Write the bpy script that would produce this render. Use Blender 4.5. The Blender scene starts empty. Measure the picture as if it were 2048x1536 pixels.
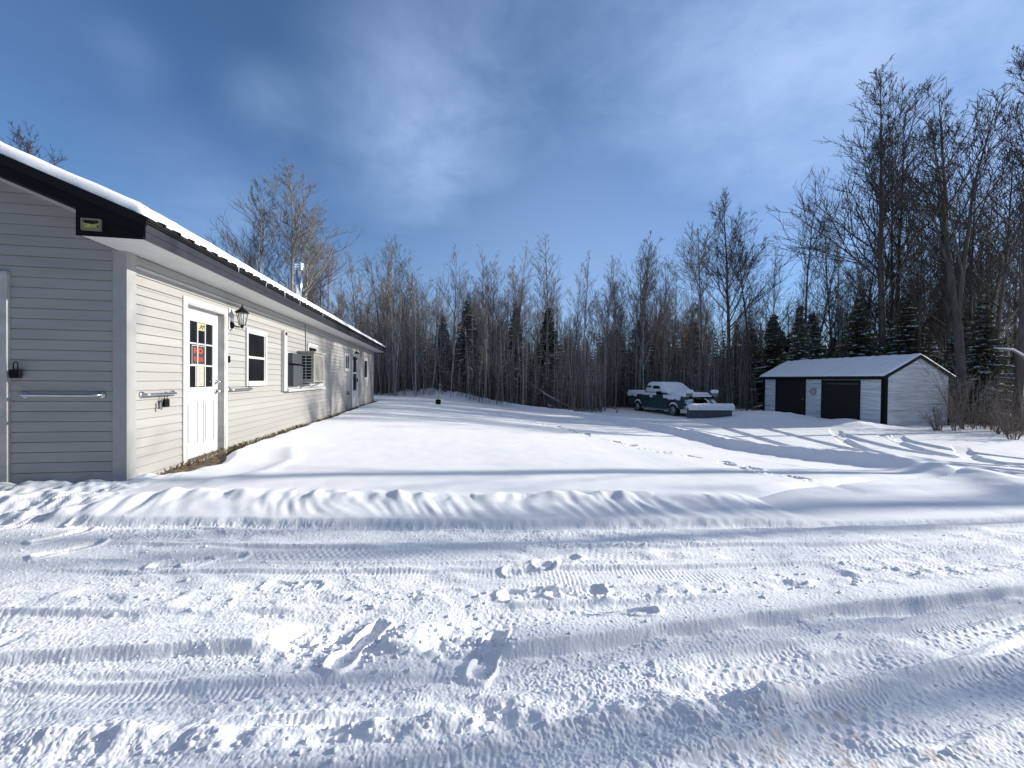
import bpy, bmesh, math, random
import numpy as np
from mathutils import Vector, Matrix

R = math.radians
random.seed(7)
scn = bpy.context.scene
col = scn.collection
F_PX = 798.0          # focal length of the lens in photograph pixels (2048 wide)
EYE = 1.15            # eye height above the ground at the house corner
YAW = R(10.0966)      # the house (and its long wall) is turned this much
HOUSE0 = Vector((-4.0045, 4.2100, 0.0))
SUN_AZ, SUN_EL = R(79.5), R(19.8)

def at(px, d):        # world x of something seen in column px at distance d
    return (px - 1024.0) / F_PX * d

# ------------------------------------------------------------------ materials
def new_mat(name):
    m = bpy.data.materials.new(name); m.use_nodes = True
    nt = m.node_tree; b = nt.nodes['Principled BSDF']
    return m, nt, b

def mat(name, colr, rough=0.6, metal=0.0, var=0.0, vscale=8.0, bump=0.0, bscale=60.0, spec=0.5, stretch=(1, 1, 1), col2=None):
    m, nt, b = new_mat(name)
    b.inputs['Base Color'].default_value = (*colr, 1)
    b.inputs['Roughness'].default_value = rough
    b.inputs['Metallic'].default_value = metal
    b.inputs['Specular IOR Level'].default_value = spec
    if var > 0 or col2 or bump > 0:
        tc = nt.nodes.new('ShaderNodeTexCoord')
        mp = nt.nodes.new('ShaderNodeMapping'); mp.inputs['Scale'].default_value = stretch
        nt.links.new(tc.outputs['Object'], mp.inputs['Vector'])
    if var > 0 or col2:
        n = nt.nodes.new('ShaderNodeTexNoise'); n.inputs['Scale'].default_value = vscale; n.inputs['Detail'].default_value = 5
        nt.links.new(mp.outputs[0], n.inputs['Vector'])
        r = nt.nodes.new('ShaderNodeValToRGB')
        c2 = col2 if col2 else tuple(min(1, c * (1 + var)) for c in colr)
        c1 = colr if col2 else tuple(c * (1 - var) for c in colr)
        r.color_ramp.elements[0].position = 0.35; r.color_ramp.elements[0].color = (*c1, 1)
        r.color_ramp.elements[1].position = 0.68; r.color_ramp.elements[1].color = (*c2, 1)
        nt.links.new(n.outputs['Fac'], r.inputs['Fac'])
        nt.links.new(r.outputs['Color'], b.inputs['Base Color'])
    if bump > 0:
        n2 = nt.nodes.new('ShaderNodeTexNoise'); n2.inputs['Scale'].default_value = bscale; n2.inputs['Detail'].default_value = 4
        nt.links.new(mp.outputs[0], n2.inputs['Vector'])
        bp = nt.nodes.new('ShaderNodeBump'); bp.inputs['Strength'].default_value = bump; bp.inputs['Distance'].default_value = 0.01
        nt.links.new(n2.outputs['Fac'], bp.inputs['Height'])
        nt.links.new(bp.outputs['Normal'], b.inputs['Normal'])
    return m

def snow_mat(name, road=False):
    m, nt, b = new_mat(name)
    b.inputs['Roughness'].default_value = 0.75
    b.inputs['Specular IOR Level'].default_value = 0.25
    tc = nt.nodes.new('ShaderNodeTexCoord')
    n = nt.nodes.new('ShaderNodeTexNoise'); n.inputs['Scale'].default_value = 1.3; n.inputs['Detail'].default_value = 6
    nt.links.new(tc.outputs['Object'], n.inputs['Vector'])
    r = nt.nodes.new('ShaderNodeValToRGB')
    r.color_ramp.elements[0].position = 0.3; r.color_ramp.elements[0].color = (0.83, 0.85, 0.88, 1)
    r.color_ramp.elements[1].position = 0.7; r.color_ramp.elements[1].color = (0.90, 0.90, 0.91, 1)
    nt.links.new(n.outputs['Fac'], r.inputs['Fac'])
    last = r.outputs['Color']
    if road:
        # sandy stain where the gravel shows through near the front right of the track
        vm = nt.nodes.new('ShaderNodeVectorMath'); vm.operation = 'DISTANCE'
        vm.inputs[1].default_value = (1.05, 1.14, 0)
        nt.links.new(tc.outputs['Object'], vm.inputs[0])
        mr = nt.nodes.new('ShaderNodeMapRange'); mr.inputs['From Min'].default_value = 0.55; mr.inputs['From Max'].default_value = 0.05
        nt.links.new(vm.outputs['Value'], mr.inputs['Value'])
        n3 = nt.nodes.new('ShaderNodeTexNoise'); n3.inputs['Scale'].default_value = 11; n3.inputs['Detail'].default_value = 6
        nt.links.new(tc.outputs['Object'], n3.inputs['Vector'])
        mr2 = nt.nodes.new('ShaderNodeMapRange'); mr2.inputs['From Min'].default_value = 0.53; mr2.inputs['From Max'].default_value = 0.68
        nt.links.new(n3.outputs['Fac'], mr2.inputs['Value'])
        mu = nt.nodes.new('ShaderNodeMath'); mu.operation = 'MULTIPLY'
        nt.links.new(mr.outputs[0], mu.inputs[0]); nt.links.new(mr2.outputs[0], mu.inputs[1])
        mx = nt.nodes.new('ShaderNodeMix'); mx.data_type = 'RGBA'
        nt.links.new(mu.outputs[0], mx.inputs['Factor']); nt.links.new(last, mx.inputs['A'])
        mx.inputs['B'].default_value = (0.62, 0.50, 0.38, 1)
        last = mx.outputs['Result']
    nt.links.new(last, b.inputs['Base Color'])
    n2 = nt.nodes.new('ShaderNodeTexNoise'); n2.inputs['Scale'].default_value = 90; n2.inputs['Detail'].default_value = 4
    nt.links.new(tc.outputs['Object'], n2.inputs['Vector'])
    bp = nt.nodes.new('ShaderNodeBump'); bp.inputs['Strength'].default_value = 0.35; bp.inputs['Distance'].default_value = 0.006
    nt.links.new(n2.outputs['Fac'], bp.inputs['Height']); nt.links.new(bp.outputs['Normal'], b.inputs['Normal'])
    return m

M = {}
M['snow'] = snow_mat('snow'); M['road_snow'] = snow_mat('road_snow', True)
M['siding'] = mat('vinyl_siding', (0.355, 0.346, 0.328), 0.5, var=0.09, vscale=0.9, bump=0.05, bscale=30, stretch=(1, 0.3, 6))
M['trim'] = mat('siding_trim', (0.36, 0.356, 0.345), 0.5, var=0.05)
M['white'] = mat('white_paint', (0.53, 0.53, 0.52), 0.45, var=0.05, vscale=5)
M['door_white'] = mat('door_white', (0.49, 0.50, 0.515), 0.4, var=0.04, vscale=4)
M['old_white'] = mat('weathered_white', (0.44, 0.43, 0.41), 0.6, var=0.18, vscale=6)
M['soffit'] = mat('soffit', (0.62, 0.62, 0.60), 0.5, var=0.03)
M['black'] = mat('black_metal', (0.006, 0.006, 0.007), 0.7, var=0.3, spec=0.15)
M['fascia'] = mat('charcoal_fascia', (0.030, 0.031, 0.035), 0.4, var=0.15)
M['roofmetal'] = mat('black_roof', (0.010, 0.010, 0.011), 0.65, var=0.2, spec=0.2)
M['glass'] = mat('dark_glass', (0.012, 0.013, 0.015), 0.06, spec=0.35, var=0.2, vscale=3)
M['galv'] = mat('galvanised', (0.55, 0.56, 0.57), 0.28, 1.0, var=0.12, vscale=10)
M['steel'] = mat('stainless_pipe', (0.62, 0.63, 0.65), 0.22, 1.0, var=0.08)
M['greybeige'] = mat('unit_plastic', (0.30, 0.30, 0.26), 0.55, var=0.15, vscale=9)
M['darkhole'] = mat('dark_void', (0.006, 0.006, 0.007), 0.8)
M['panel_grey'] = mat('panel_grey', (0.055, 0.065, 0.075), 0.5, var=0.1)
M['grille'] = mat('unit_grille', (0.22, 0.22, 0.20), 0.5, var=0.1)
M['lamp_glass'] = mat('lamp_glass', (0.45, 0.45, 0.43), 0.1, var=0.1)
M['yellow_lens'] = mat('yellow_lens', (0.42, 0.40, 0.10), 0.25, var=0.3, vscale=40)
M['lens_frame'] = mat('lens_frame', (0.22, 0.21, 0.15), 0.4, var=0.2)
M['paper'] = mat('paper', (0.40, 0.38, 0.29), 0.8, var=0.06)
M['ypaper'] = mat('yellow_paper', (0.45, 0.41, 0.20), 0.8, var=0.05)
M['red'] = mat('sign_red', (0.55, 0.06, 0.02), 0.5, var=0.05)
M['ink'] = mat('ink', (0.03, 0.03, 0.03), 0.7)
M['greyink'] = mat('grey_ink', (0.30, 0.30, 0.28), 0.7)
M['dirt'] = mat('leaf_litter', (0.075, 0.055, 0.035), 0.9, col2=(0.20, 0.15, 0.09), vscale=14, bump=0.8, bscale=40)
M['concrete'] = mat('concrete', (0.22, 0.21, 0.19), 0.9, var=0.2, vscale=12)
M['grass'] = mat('dry_grass', (0.07, 0.065, 0.025), 0.8, col2=(0.17, 0.12, 0.055), vscale=9)
M['bark'] = mat('bark', (0.16, 0.13, 0.105), 0.9, col2=(0.28, 0.24, 0.20), vscale=3, stretch=(3, 3, 0.6), bump=0.6, bscale=12)
M['palebark'] = mat('pale_bark', (0.27, 0.25, 0.225), 0.9, col2=(0.45, 0.425, 0.39), vscale=3, stretch=(3, 3, 0.6), bump=0.4, bscale=12)
M['twig'] = mat('twig', (0.21, 0.168, 0.138), 0.9, var=0.25, vscale=1.5)
M['darkbark'] = mat('dark_backlit_bark', (0.060, 0.050, 0.043), 0.9, col2=(0.12, 0.105, 0.09), vscale=3, stretch=(3, 3, 0.6), bump=0.6, bscale=12)  # darker copy of bark, backlit shade of the right-hand trees put into its colour
M['darktwig'] = mat('dark_backlit_twig', (0.065, 0.052, 0.044), 0.9, var=0.25, vscale=1.5)  # darker copy of twig with the same backlit shade in its colour
M['paletwig'] = mat('pale_twig', (0.135, 0.128, 0.122), 0.9, var=0.25, vscale=1.5)
M['redtwig'] = mat('reddish_twig', (0.13, 0.065, 0.05), 0.9, col2=(0.15, 0.10, 0.08), vscale=0.5)
M['needles'] = mat('spruce_needles', (0.060, 0.072, 0.040), 0.8, col2=(0.125, 0.125, 0.070), vscale=2.5)
M['truck'] = mat('teal_paint', (0.028, 0.066, 0.072), 0.35, var=0.15, vscale=4)
M['rubber'] = mat('rubber', (0.012, 0.012, 0.013), 0.85, var=0.2)
M['chrome'] = mat('dull_chrome', (0.45, 0.46, 0.48), 0.35, 0.8, var=0.1)
M['plow'] = mat('plow_steel', (0.085, 0.085, 0.095), 0.5, 0.2, col2=(0.13, 0.12, 0.12), vscale=3, stretch=(1, 4, 1))
M['plowedge'] = mat('plow_edge', (0.22, 0.20, 0.12), 0.6, var=0.3)
M['amber'] = mat('lens_red', (0.16, 0.02, 0.01), 0.3, var=0.2)
M['shedboard'] = mat('weathered_boards', (0.55, 0.55, 0.56), 0.85, col2=(0.80, 0.81, 0.82), vscale=1.6, stretch=(0.5, 0.5, 7), bump=0.3, bscale=14)
M['disc'] = mat('faded_disc', (0.50, 0.42, 0.42), 0.6, var=0.15)
M['wood'] = mat('handle_wood', (0.30, 0.23, 0.15), 0.7, var=0.2)

# weathered boards: dark flaking streaks running along the boards
def streaks(m):
    nt = m.node_tree; b = nt.nodes['Principled BSDF']
    src = b.inputs['Base Color'].links[0].from_socket
    tc = nt.nodes.new('ShaderNodeTexCoord'); mp = nt.nodes.new('ShaderNodeMapping'); mp.inputs['Scale'].default_value = (0.5, 0.5, 13)
    nt.links.new(tc.outputs['Object'], mp.inputs['Vector'])
    n = nt.nodes.new('ShaderNodeTexNoise'); n.inputs['Scale'].default_value = 1.0; n.inputs['Detail'].default_value = 5; n.inputs['Roughness'].default_value = 0.65
    nt.links.new(mp.outputs[0], n.inputs['Vector'])
    mr = nt.nodes.new('ShaderNodeMapRange'); mr.inputs['From Min'].default_value = 0.58; mr.inputs['From Max'].default_value = 0.68
    nt.links.new(n.outputs['Fac'], mr.inputs['Value'])
    mx = nt.nodes.new('ShaderNodeMix'); mx.data_type = 'RGBA'
    nt.links.new(mr.outputs[0], mx.inputs['Factor']); nt.links.new(src, mx.inputs['A'])
    mx.inputs['B'].default_value = (0.20, 0.20, 0.20, 1)
    nt.links.new(mx.outputs['Result'], b.inputs['Base Color'])
streaks(M['shedboard'])

# ------------------------------------------------------------------ mesh helpers
class MB:
    def __init__(self): self.v = []; self.f = []
    def add(self, verts, faces):
        o = len(self.v); self.v.extend(verts); self.f.extend([tuple(i + o for i in f) for f in faces])
    def box(self, x0, x1, y0, y1, z0, z1):
        self.add([(x0, y0, z0), (x1, y0, z0), (x1, y1, z0), (x0, y1, z0), (x0, y0, z1), (x1, y0, z1), (x1, y1, z1), (x0, y1, z1)],
                 [(0, 3, 2, 1), (4, 5, 6, 7), (0, 1, 5, 4), (1, 2, 6, 5), (2, 3, 7, 6), (3, 0, 4, 7)])
    def quad(self, a, b, c, d): self.add([a, b, c, d], [(0, 1, 2, 3)])
    def prism(self, poly, axis, a, b):
        # polygon of 2-D points pushed from a to b along axis 0/1/2
        n = len(poly)
        def mk(p, t):
            if axis == 0: return (t, p[0], p[1])
            if axis == 1: return (p[0], t, p[1])
            return (p[0], p[1], t)
        self.add([mk(p, a) for p in poly] + [mk(p, b) for p in poly],
                 [tuple(range(n - 1, -1, -1)), tuple(range(n, 2 * n))] + [(i, (i + 1) % n, n + (i + 1) % n, n + i) for i in range(n)])
    def tube(self, pts, radii, sides=6, cap=False):
        o = len(self.v); prev = None
        for i, p in enumerate(pts):
            p = Vector(p)
            d = (Vector(pts[min(i + 1, len(pts) - 1)]) - Vector(pts[max(i - 1, 0)]))
            if d.length < 1e-9: d = Vector((0, 0, 1))
            d.normalize()
            if prev is None:
                u = d.orthogonal().normalized()
            else:
                u = prev - d * prev.dot(d)
                u = u.normalized() if u.length > 1e-6 else d.orthogonal().normalized()
            prev = u; w = d.cross(u); r = radii[i] if hasattr(radii, '__len__') else radii
            for k in range(sides):
                a = 2 * math.pi * k / sides
                q = p + (u * math.cos(a) + w * math.sin(a)) * r
                self.v.append((q.x, q.y, q.z))
        n = len(pts)
        for i in range(n - 1):
            for k in range(sides):
                k2 = (k + 1) % sides
                self.f.append((o + i * sides + k, o + i * sides + k2, o + (i + 1) * sides + k2, o + (i + 1) * sides + k))
        if cap:
            self.f.append(tuple(o + k for k in range(sides - 1, -1, -1)))
            self.f.append(tuple(o + (n - 1) * sides + k for k in range(sides)))
    def mesh(self, name, smooth=False):
        me = bpy.data.meshes.new(name); me.from_pydata([tuple(p) for p in self.v], [], self.f); me.update()
        if smooth:
            me.polygons.foreach_set('use_smooth', [True] * len(me.polygons))
        return me
    def build_each(self, name, material, parent=None, **kw):
        # one object for every connected piece
        par = list(range(len(self.v)))
        def find(i):
            while par[i] != i: par[i] = par[par[i]]; i = par[i]
            return i
        for f in self.f:
            for q in f[1:]: par[find(q)] = find(f[0])
        groups = {}
        for f in self.f: groups.setdefault(find(f[0]), []).append(f)
        out = []
        for fs in groups.values():
            m = MB(); idx = {}
            for f in fs:
                for q in f:
                    if q not in idx: idx[q] = len(m.v); m.v.append(self.v[q])
                m.f.append(tuple(idx[q] for q in f))
            out.append(m.build(name, material, parent, **kw))
        return out
    def build(self, name, material, parent=None, smooth=False, bevel=0.0, subsurf=0):
        me = self.mesh(name, smooth); me.materials.append(material)
        o = bpy.data.objects.new(name, me); col.objects.link(o)
        if parent: o.parent = parent
        if bevel > 0:
            md = o.modifiers.new('bevel', 'BEVEL'); md.width = bevel; md.segments = 2; md.limit_method = 'ANGLE'
        if subsurf:
            md = o.modifiers.new('sub', 'SUBSURF'); md.levels = subsurf; md.render_levels = subsurf
        return o

def tag(o, label=None, cat=None, group=None, kind=None):
    if label: o['label'] = label
    if cat: o['category'] = cat
    if group: o['group'] = group
    if kind: o['kind'] = kind
    return o
def empty(name, loc=(0, 0, 0), rz=0.0):
    o = bpy.data.objects.new(name, None); o.empty_display_size = 0.3; col.objects.link(o)
    o.location = loc; o.rotation_euler = (0, 0, rz); return o
def copy_tree(o, parent=None):
    c = o.copy(); col.objects.link(c)
    if parent: c.parent = parent
    for ch in o.children: copy_tree(ch, c)
    return c

# ------------------------------------------------------------------ noise
def _h(xi, yi, s):
    h = (xi.astype(np.int64) * 374761393 + yi.astype(np.int64) * 668265263 + s * 1274126177) & 0xffffffff
    h = ((h ^ (h >> 13)) * 1103515245) & 0xffffffff
    return ((h ^ (h >> 16)) & 0xffff).astype(np.float32) / 65536.0
def perlin(x, y, s=0):
    x = np.asarray(x, np.float64); y = np.asarray(y, np.float64)
    xi = np.floor(x); yi = np.floor(y); fx = (x - xi).astype(np.float32); fy = (y - yi).astype(np.float32)
    u = fx * fx * fx * (fx * (fx * 6 - 15) + 10); w = fy * fy * fy * (fy * (fy * 6 - 15) + 10)
    def g(ix, iy, dx, dy):
        a = _h(ix, iy, s) * 6.2831853
        return np.cos(a) * dx + np.sin(a) * dy
    n00 = g(xi, yi, fx, fy); n10 = g(xi + 1, yi, fx - 1, fy); n01 = g(xi, yi + 1, fx, fy - 1); n11 = g(xi + 1, yi + 1, fx - 1, fy - 1)
    a = n00 + u * (n10 - n00); b = n01 + u * (n11 - n01)
    return (a + w * (b - a)) * 1.5
def S(t):
    t = np.clip(t, 0, 1); return t * t * (3 - 2 * t)
def sstep(a, b, x): return S((x - a) / (b - a))

def polydist(x, y, pts):
    """signed distance (left of travel positive) and length along a polyline"""
    best = np.full(x.shape, 1e9); sg = np.zeros(x.shape); al = np.zeros(x.shape); L = 0.0
    for (ax, ay), (bx, by) in zip(pts[:-1], pts[1:]):
        dx, dy = bx - ax, by - ay; l = math.hypot(dx, dy)
        t = np.clip(((x - ax) * dx + (y - ay) * dy) / (l * l), 0, 1)
        px, py = x - ax - t * dx, y - ay - t * dy
        d = np.hypot(px, py); m = d < best
        best = np.where(m, d, best); sg = np.where(m, np.sign(dx * py - dy * px), sg); al = np.where(m, L + t * l, al); L += l
    return best * np.where(sg == 0, 1, sg), al, L
def smooth_poly(pts, n=6):
    out = []
    P = [pts[0]] + list(pts) + [pts[-1]]
    for i in range(1, len(P) - 2):
        p0, p1, p2, p3 = [np.array(q, float) for q in P[i - 1:i + 3]]
        for k in range(n):
            t = k / n
            out.append(tuple(0.5 * ((2 * p1) + (-p0 + p2) * t + (2 * p0 - 5 * p1 + 4 * p2 - p3) * t * t + (-p0 + 3 * p1 - 3 * p2 + p3) * t ** 3)))
    out.append(tuple(pts[-1])); return out

NX, NY = math.cos(YAW), math.sin(YAW)
def wall_n(x, y): return (x - HOUSE0.x) * NX + (y - HOUSE0.y) * NY
def wall_s(x, y): return -(x - HOUSE0.x) * NY + (y - HOUSE0.y) * NX

def base(x, y):
    x = np.asarray(x, float); y = np.asarray(y, float)
    t = wall_n(x, y)
    return -0.86 * S(t / 12.0) * S((y - 2.0) / 10.0)
def gz(x, y): return float(base(np.array([x]), np.array([y]))[0])

FOOT = [(-12, 2.6), (-6, 2.9), (-3.9, 3.04), (-3.39, 3.09), (-2.05, 3.13), (-0.08, 3.14), (1.98, 3.29), (2.88, 3.37), (4.62, 3.58), (6.5, 3.9), (9, 4.5), (14, 6)]
CREST = [(-12, 2.8), (-3.6, 3.2), (-3.17, 3.48), (-2.8, 3.58), (-1.36, 3.60), (-0.28, 3.61), (1.31, 3.75), (2.01, 3.78), (2.59, 3.95), (3.2, 4.25), (4.6, 4.9), (14, 7.6)]
RIDGE = smooth_poly([(-5, 1.30), (-2.08, 1.62), (-1.01, 1.72), (-0.04, 1.72), (0.73, 1.87), (1.6, 2.04), (2.9, 2.26), (5, 2.75), (8, 3.7)])
RIDGE2 = smooth_poly([(-2.2, 1.16), (-1.3, 1.24), (-0.5, 1.28), (0.0, 1.34), (0.5, 1.37), (1.0, 1.44)])
BERM = smooth_poly([(5.1, 3.85), (5.75, 4.6), (6.15, 5.6), (6.6, 7.6), (6.75, 9.5), (6.55, 11.2), (5.9, 15.1), (4.2, 19.3), (2.3, 22.2), (-0.7, 24.3), (-6.0, 25.2)])
TRAIL = smooth_poly([(3.6, 4.3), (3.37, 5.5), (3.45, 6.7), (3.06, 8.2), (2.95, 9.6), (2.5, 11.3), (1.8, 13.3), (0.7, 14.8), (-1.2, 17.0)])
RUTS = [smooth_poly(p) for p in (
    [(5.4, 3.1), (7.3, 4.6), (8.6, 6.6), (9.6, 9.5), (11.0, 13.0), (13.6, 16.8)],
    [(6.6, 3.1), (8.6, 4.5), (10.0, 6.4), (11.1, 9.2), (12.4, 12.4), (14.6, 15.8)],
    [(7.5, 4.1), (8.0, 6.5), (8.1, 9.5), (8.4, 13.0), (9.0, 17.0), (9.4, 20.5)],
    [(9.2, 4.2), (9.7, 6.5), (9.8, 9.5), (10.1, 13.0), (10.7, 17.0), (11.1, 20.5)],
    [(10.5, 4.8), (11.0, 7.5), (11.3, 10.5), (11.9, 13.5), (12.9, 15.9)],
    [(12.2, 5.8), (12.7, 8.5), (13.0, 11.0), (13.5, 13.6), (15.0, 15.5)],
    [(8.2, 3.9), (9.6, 7.0), (11.8, 10.2), (14.2, 12.6)],
    [(6.9, 5.2), (7.2, 9.0), (7.3, 12.0), (7.0, 15.5), (5.6, 19.6), (2.0, 23.0)])]
TRACKS = [  # centre lines of tyre marks on the packed snow: y = a + b x + c x^2, width, which tread
    (2.93, 0.030, 0.010, 0.24, 0), (2.62, 0.035, 0.012, 0.22, 1), (2.28, 0.060, 0.014, 0.23, 0), (1.46, 0.115, 0.026, 0.21, 2), (1.62, 0.16, 0.022, 0.14, 0),
    (1.36, 0.135, 0.030, 0.12, 1), (1.13, 0.135, 0.030, 0.20, 2), (0.97, 0.20, 0.05, 0.2, 1), (1.88, 0.075, 0.018, 0.22, 1)]

def terrain(x, y):
    z = base(x, y)
    fy = np.interp(x, [p[0] for p in FOOT], [p[1] for p in FOOT]); cy = np.interp(x, [p[0] for p in CREST], [p[1] for p in CREST])
    fy = fy + 0.02 * perlin(x * 3, x * 0 + 3.3, 5) + 0.006 * perlin(x * 14, y * 14, 6)
    n = wall_n(x, y); s = wall_s(x, y)
    road = 1 - sstep(-0.02, 0.05, y - fy)
    inyard = 1 - road
    # ---- yard snow: smooth, with low swells
    fieldz = 0.085 + 0.012 * perlin(x * 0.45, y * 0.35, 11) + 0.005 * perlin(x * 1.2, y * 0.9, 12) + 0.0025 * perlin(x * 4.5, y * 3.0, 13)
    # ---- plough bank along the track
    w = np.maximum(cy - fy, 0.05)
    q = np.clip((y - fy) / w, 0, 1)
    amp = sstep(-4.2, -3.2, x) * (1 - sstep(1.9, 2.9, x))
    wx = x + 0.25 * perlin(x * 1.1, y * 1.1, 27)
    groove = perlin(wx * 5.0 + y * 3.0, y * 1.3 - x * 0.4, 23)
    groove2 = perlin(wx * 10.0 + y * 5.0, y * 3.0, 24)
    lump = 0.35 + 0.8 * perlin(wx * 2.3 + y * 0.9, y * 1.2, 21) + 0.7 * perlin(x * 6.5, y * 4.0, 22)
    bank = amp * ((0.026 + 0.074 * q + 0.007 * np.sin(math.pi * q) * (groove + 0.9 * groove2 + 0.8 * perlin(x * 3.3, y * 6.0, 29)) * (0.5 + 0.8 * sstep(-0.3, 0.3, perlin(x * 0.8, y * 0.5, 28)))) + 0.046 * np.exp(-((y - cy) / 0.13) ** 2) * np.clip(lump, 0, 1.4)
                  + 0.005 * (groove + groove2) * S(q * 2) * (1 - sstep(0.3, 0.8, y - cy)))
    beyond = sstep(0.0, 0.35, y - cy)
    yard = np.where(y < cy, np.maximum(bank, fieldz * S(q) * (1 - amp)), bank * (1 - beyond) + fieldz * beyond)
    yard = yard + (1 - amp) * 0.02 * sstep(0, 0.5, y - fy)
    # bare strip along the wall, with a wavy snow edge
    edge = 0.19 + 0.07 * perlin(s * 0.9, s * 0 + 1.7, 31) + 0.05 * perlin(s * 3.1, s * 0 + 7.7, 32) + 0.22 * np.exp(-((s - 0.70) / 0.45) ** 2)
    strip = sstep(0.05, 0.45, s) * (1 - sstep(15.3, 15.9, s)) * (n < 3)
    wl = 1 - sstep(edge - 0.07, edge + 0.20, n)
    yard = yard * (1 - strip * wl) + strip * wl * (-0.05)
    # path edge curving out from the door
    pd, _, _ = polydist(x, y, [(-3.0, 4.05), (-2.75, 4.5), (-2.85, 5.2), (-3.3, 6.0)])
    yard = yard + 0.016 * np.exp(-(pd / 0.10) ** 2) - 0.014 * sstep(0.0, 0.3, pd) * (1 - sstep(0.3, 1.4, np.abs(pd))) * (1 - sstep(1.0, 2.2, s)) * sstep(0.2, 0.4, n)
    # trampled corner in front of the gable door
    tramp = (1 - sstep(-4.0, -3.3, x)) * (1 - sstep(0.3, 1.0, n)) * (y < 4.6)
    yard = yard + tramp * (0.035 * perlin(x * 4, y * 5, 41) + 0.02 * perlin(x * 11, y * 12, 42) - 0.03)
    z = z + yard * inyard
    # ---- packed track
    fine = np.zeros_like(x); near = (y < 5.0) & (np.abs(x) < 9)
    xs, ys = x[near], y[near]
    r = 0.008 * perlin(xs * 1.6, ys * 5.0, 51) + 0.004 * perlin(xs * 5, ys * 9, 52)
    tm = np.zeros_like(xs); tz = np.zeros_like(xs)
    for k, (a, b, c, wd, kind) in enumerate(TRACKS):
        yc = a + b * xs + c * xs * xs + 0.012 * np.sin(xs * 1.3 + k)
        sl = 1 / np.sqrt(1 + (b + 2 * c * xs) ** 2)
        v = (ys - yc) * sl; u = xs / sl
        broken = (0.12 + 0.88 * sstep(-0.32, 0.12, perlin(xs * 1.1 + k * 7, ys * 1.5, 60 + k) + 0.35 * perlin(xs * 5, ys * 9, 160 + k))) * sstep(-2.9, -2.3, xs)
        m = (1 - sstep(wd * 0.5 - 0.012, wd * 0.5 + 0.012, np.abs(v))) * broken
        if kind == 0:
            tr = np.tanh(3 * np.sin(2 * math.pi * (u / 0.026 + np.abs(v) * 2.5))) * 0.0008
            gv = np.exp(-((np.abs(v) - 0.035) / 0.005) ** 2) + np.exp(-((np.abs(v) - 0.078) / 0.005) ** 2)
        elif kind == 1:
            tr = np.tanh(4 * (np.sin(2 * math.pi * (u / 0.045 + v * 6)) * np.sin(2 * math.pi * v / 0.075))) * 0.0011
            gv = np.exp(-(v / 0.006) ** 2)
        else:
            tr = np.where(np.abs(v) > wd * 0.28, np.tanh(3 * np.sin(2 * math.pi * u / 0.024)) * 0.0010,
                          np.tanh(5 * (np.sin(2 * math.pi * u / 0.065) * np.sin(2 * math.pi * (v + 0.02) / 0.06) - 0.45)) * 0.0018)
            gv = np.exp(-((np.abs(v) - wd * 0.27) / 0.005) ** 2)
        tz = tz - m * 0.015 + m * (tr * (0.3 + 1.2 * sstep(-0.2, 0.4, perlin(xs * 2.2 + 5 * k, ys * 6, 140 + k))) + 0.003 * gv) * (0.55 + 0.45 * broken) + broken * 0.010 * np.exp(-((np.abs(v) - wd * 0.5 - 0.02) / 0.018) ** 2)
        tm = np.maximum(tm, m)
    wx2 = xs + 0.03 * perlin(xs * 14, ys * 14, 74); wy2 = ys + 0.03 * perlin(xs * 14 + 9, ys * 14, 76)
    c1 = np.abs(perlin(wx2 * 24 + wy2 * 6, wy2 * 30, 71)); c2 = np.abs(perlin(wx2 * 46, wy2 * 52 + wx2 * 12, 72))
    crumb = 0.0052 * (c1 - 0.25) + 0.0050 * (c2 - 0.25) + perlin(xs * 95, ys * 105, 73) * 0.0022 + 0.004 * np.maximum(perlin(xs * 11, ys * 15, 77), 0)
    rough = (0.25 + 1.0 * sstep(-0.15, 0.45, perlin(xs * 0.8, ys * 2.2, 75))) * (1 - 0.78 * tm)
    r = r + tz + crumb * rough
    # raised windrow left between the wheel marks
    d, al, L = polydist(xs, ys, RIDGE); d = d + 0.007 * perlin(xs * 5, ys * 5, 81)
    gap = np.zeros_like(xs)
    for g0, g1 in ((-0.97, -0.57), (-0.36, -0.06), (-2.3, -2.06)):
        gx = xs - 0.45 * (ys - 1.7)
        gap = np.maximum(gap, sstep(g0 - 0.09, g0 + 0.05, gx + 0.03 * perlin(xs * 12, ys * 12, 87)) * (1 - sstep(g1 - 0.05, g1 + 0.09, gx + 0.03 * perlin(xs * 12, ys * 12, 88))))
    prof = sstep(-0.085, -0.05, d) * (1 - sstep(0.05, 0.17, d))
    hgt = 0.047 + 0.008 * perlin(xs * 3, ys * 3, 82)
    soft = np.where(prof > 0.5, 1 - 0.7 * (1 - gap), 1)
    r = r * (1 - 0.88 * prof * (1 - gap)) + prof * hgt * (1 - gap) * 1.0
    r = r - 0.009 * gap * sstep(-0.16, -0.02, d) * (1 - sstep(0.02, 0.16, d)) + gap * (0.013 * perlin(xs * 7, ys * 7, 83) + 0.013 * perlin(xs * 19, ys * 19, 87)) * np.exp(-(d / 0.14) ** 2)
    d2, al2, L2 = polydist(xs, ys, RIDGE2)
    r = r + np.exp(-(d2 / 0.075) ** 2) * (0.026 + 0.022 * perlin(xs * 6, ys * 8, 84) + 0.012 * perlin(xs * 17, ys * 17, 85)) * (np.abs(xs + 0.6) < 1.7)
    # loose berm of crumbs between the two lanes
    d3 = ys - (2.10 + 0.075 * xs + 0.016 * xs * xs)
    r = r + np.exp(-(d3 / 0.12) ** 2) * (0.012 + 0.02 * np.maximum(perlin(xs * 8, ys * 10, 86), 0))
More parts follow.
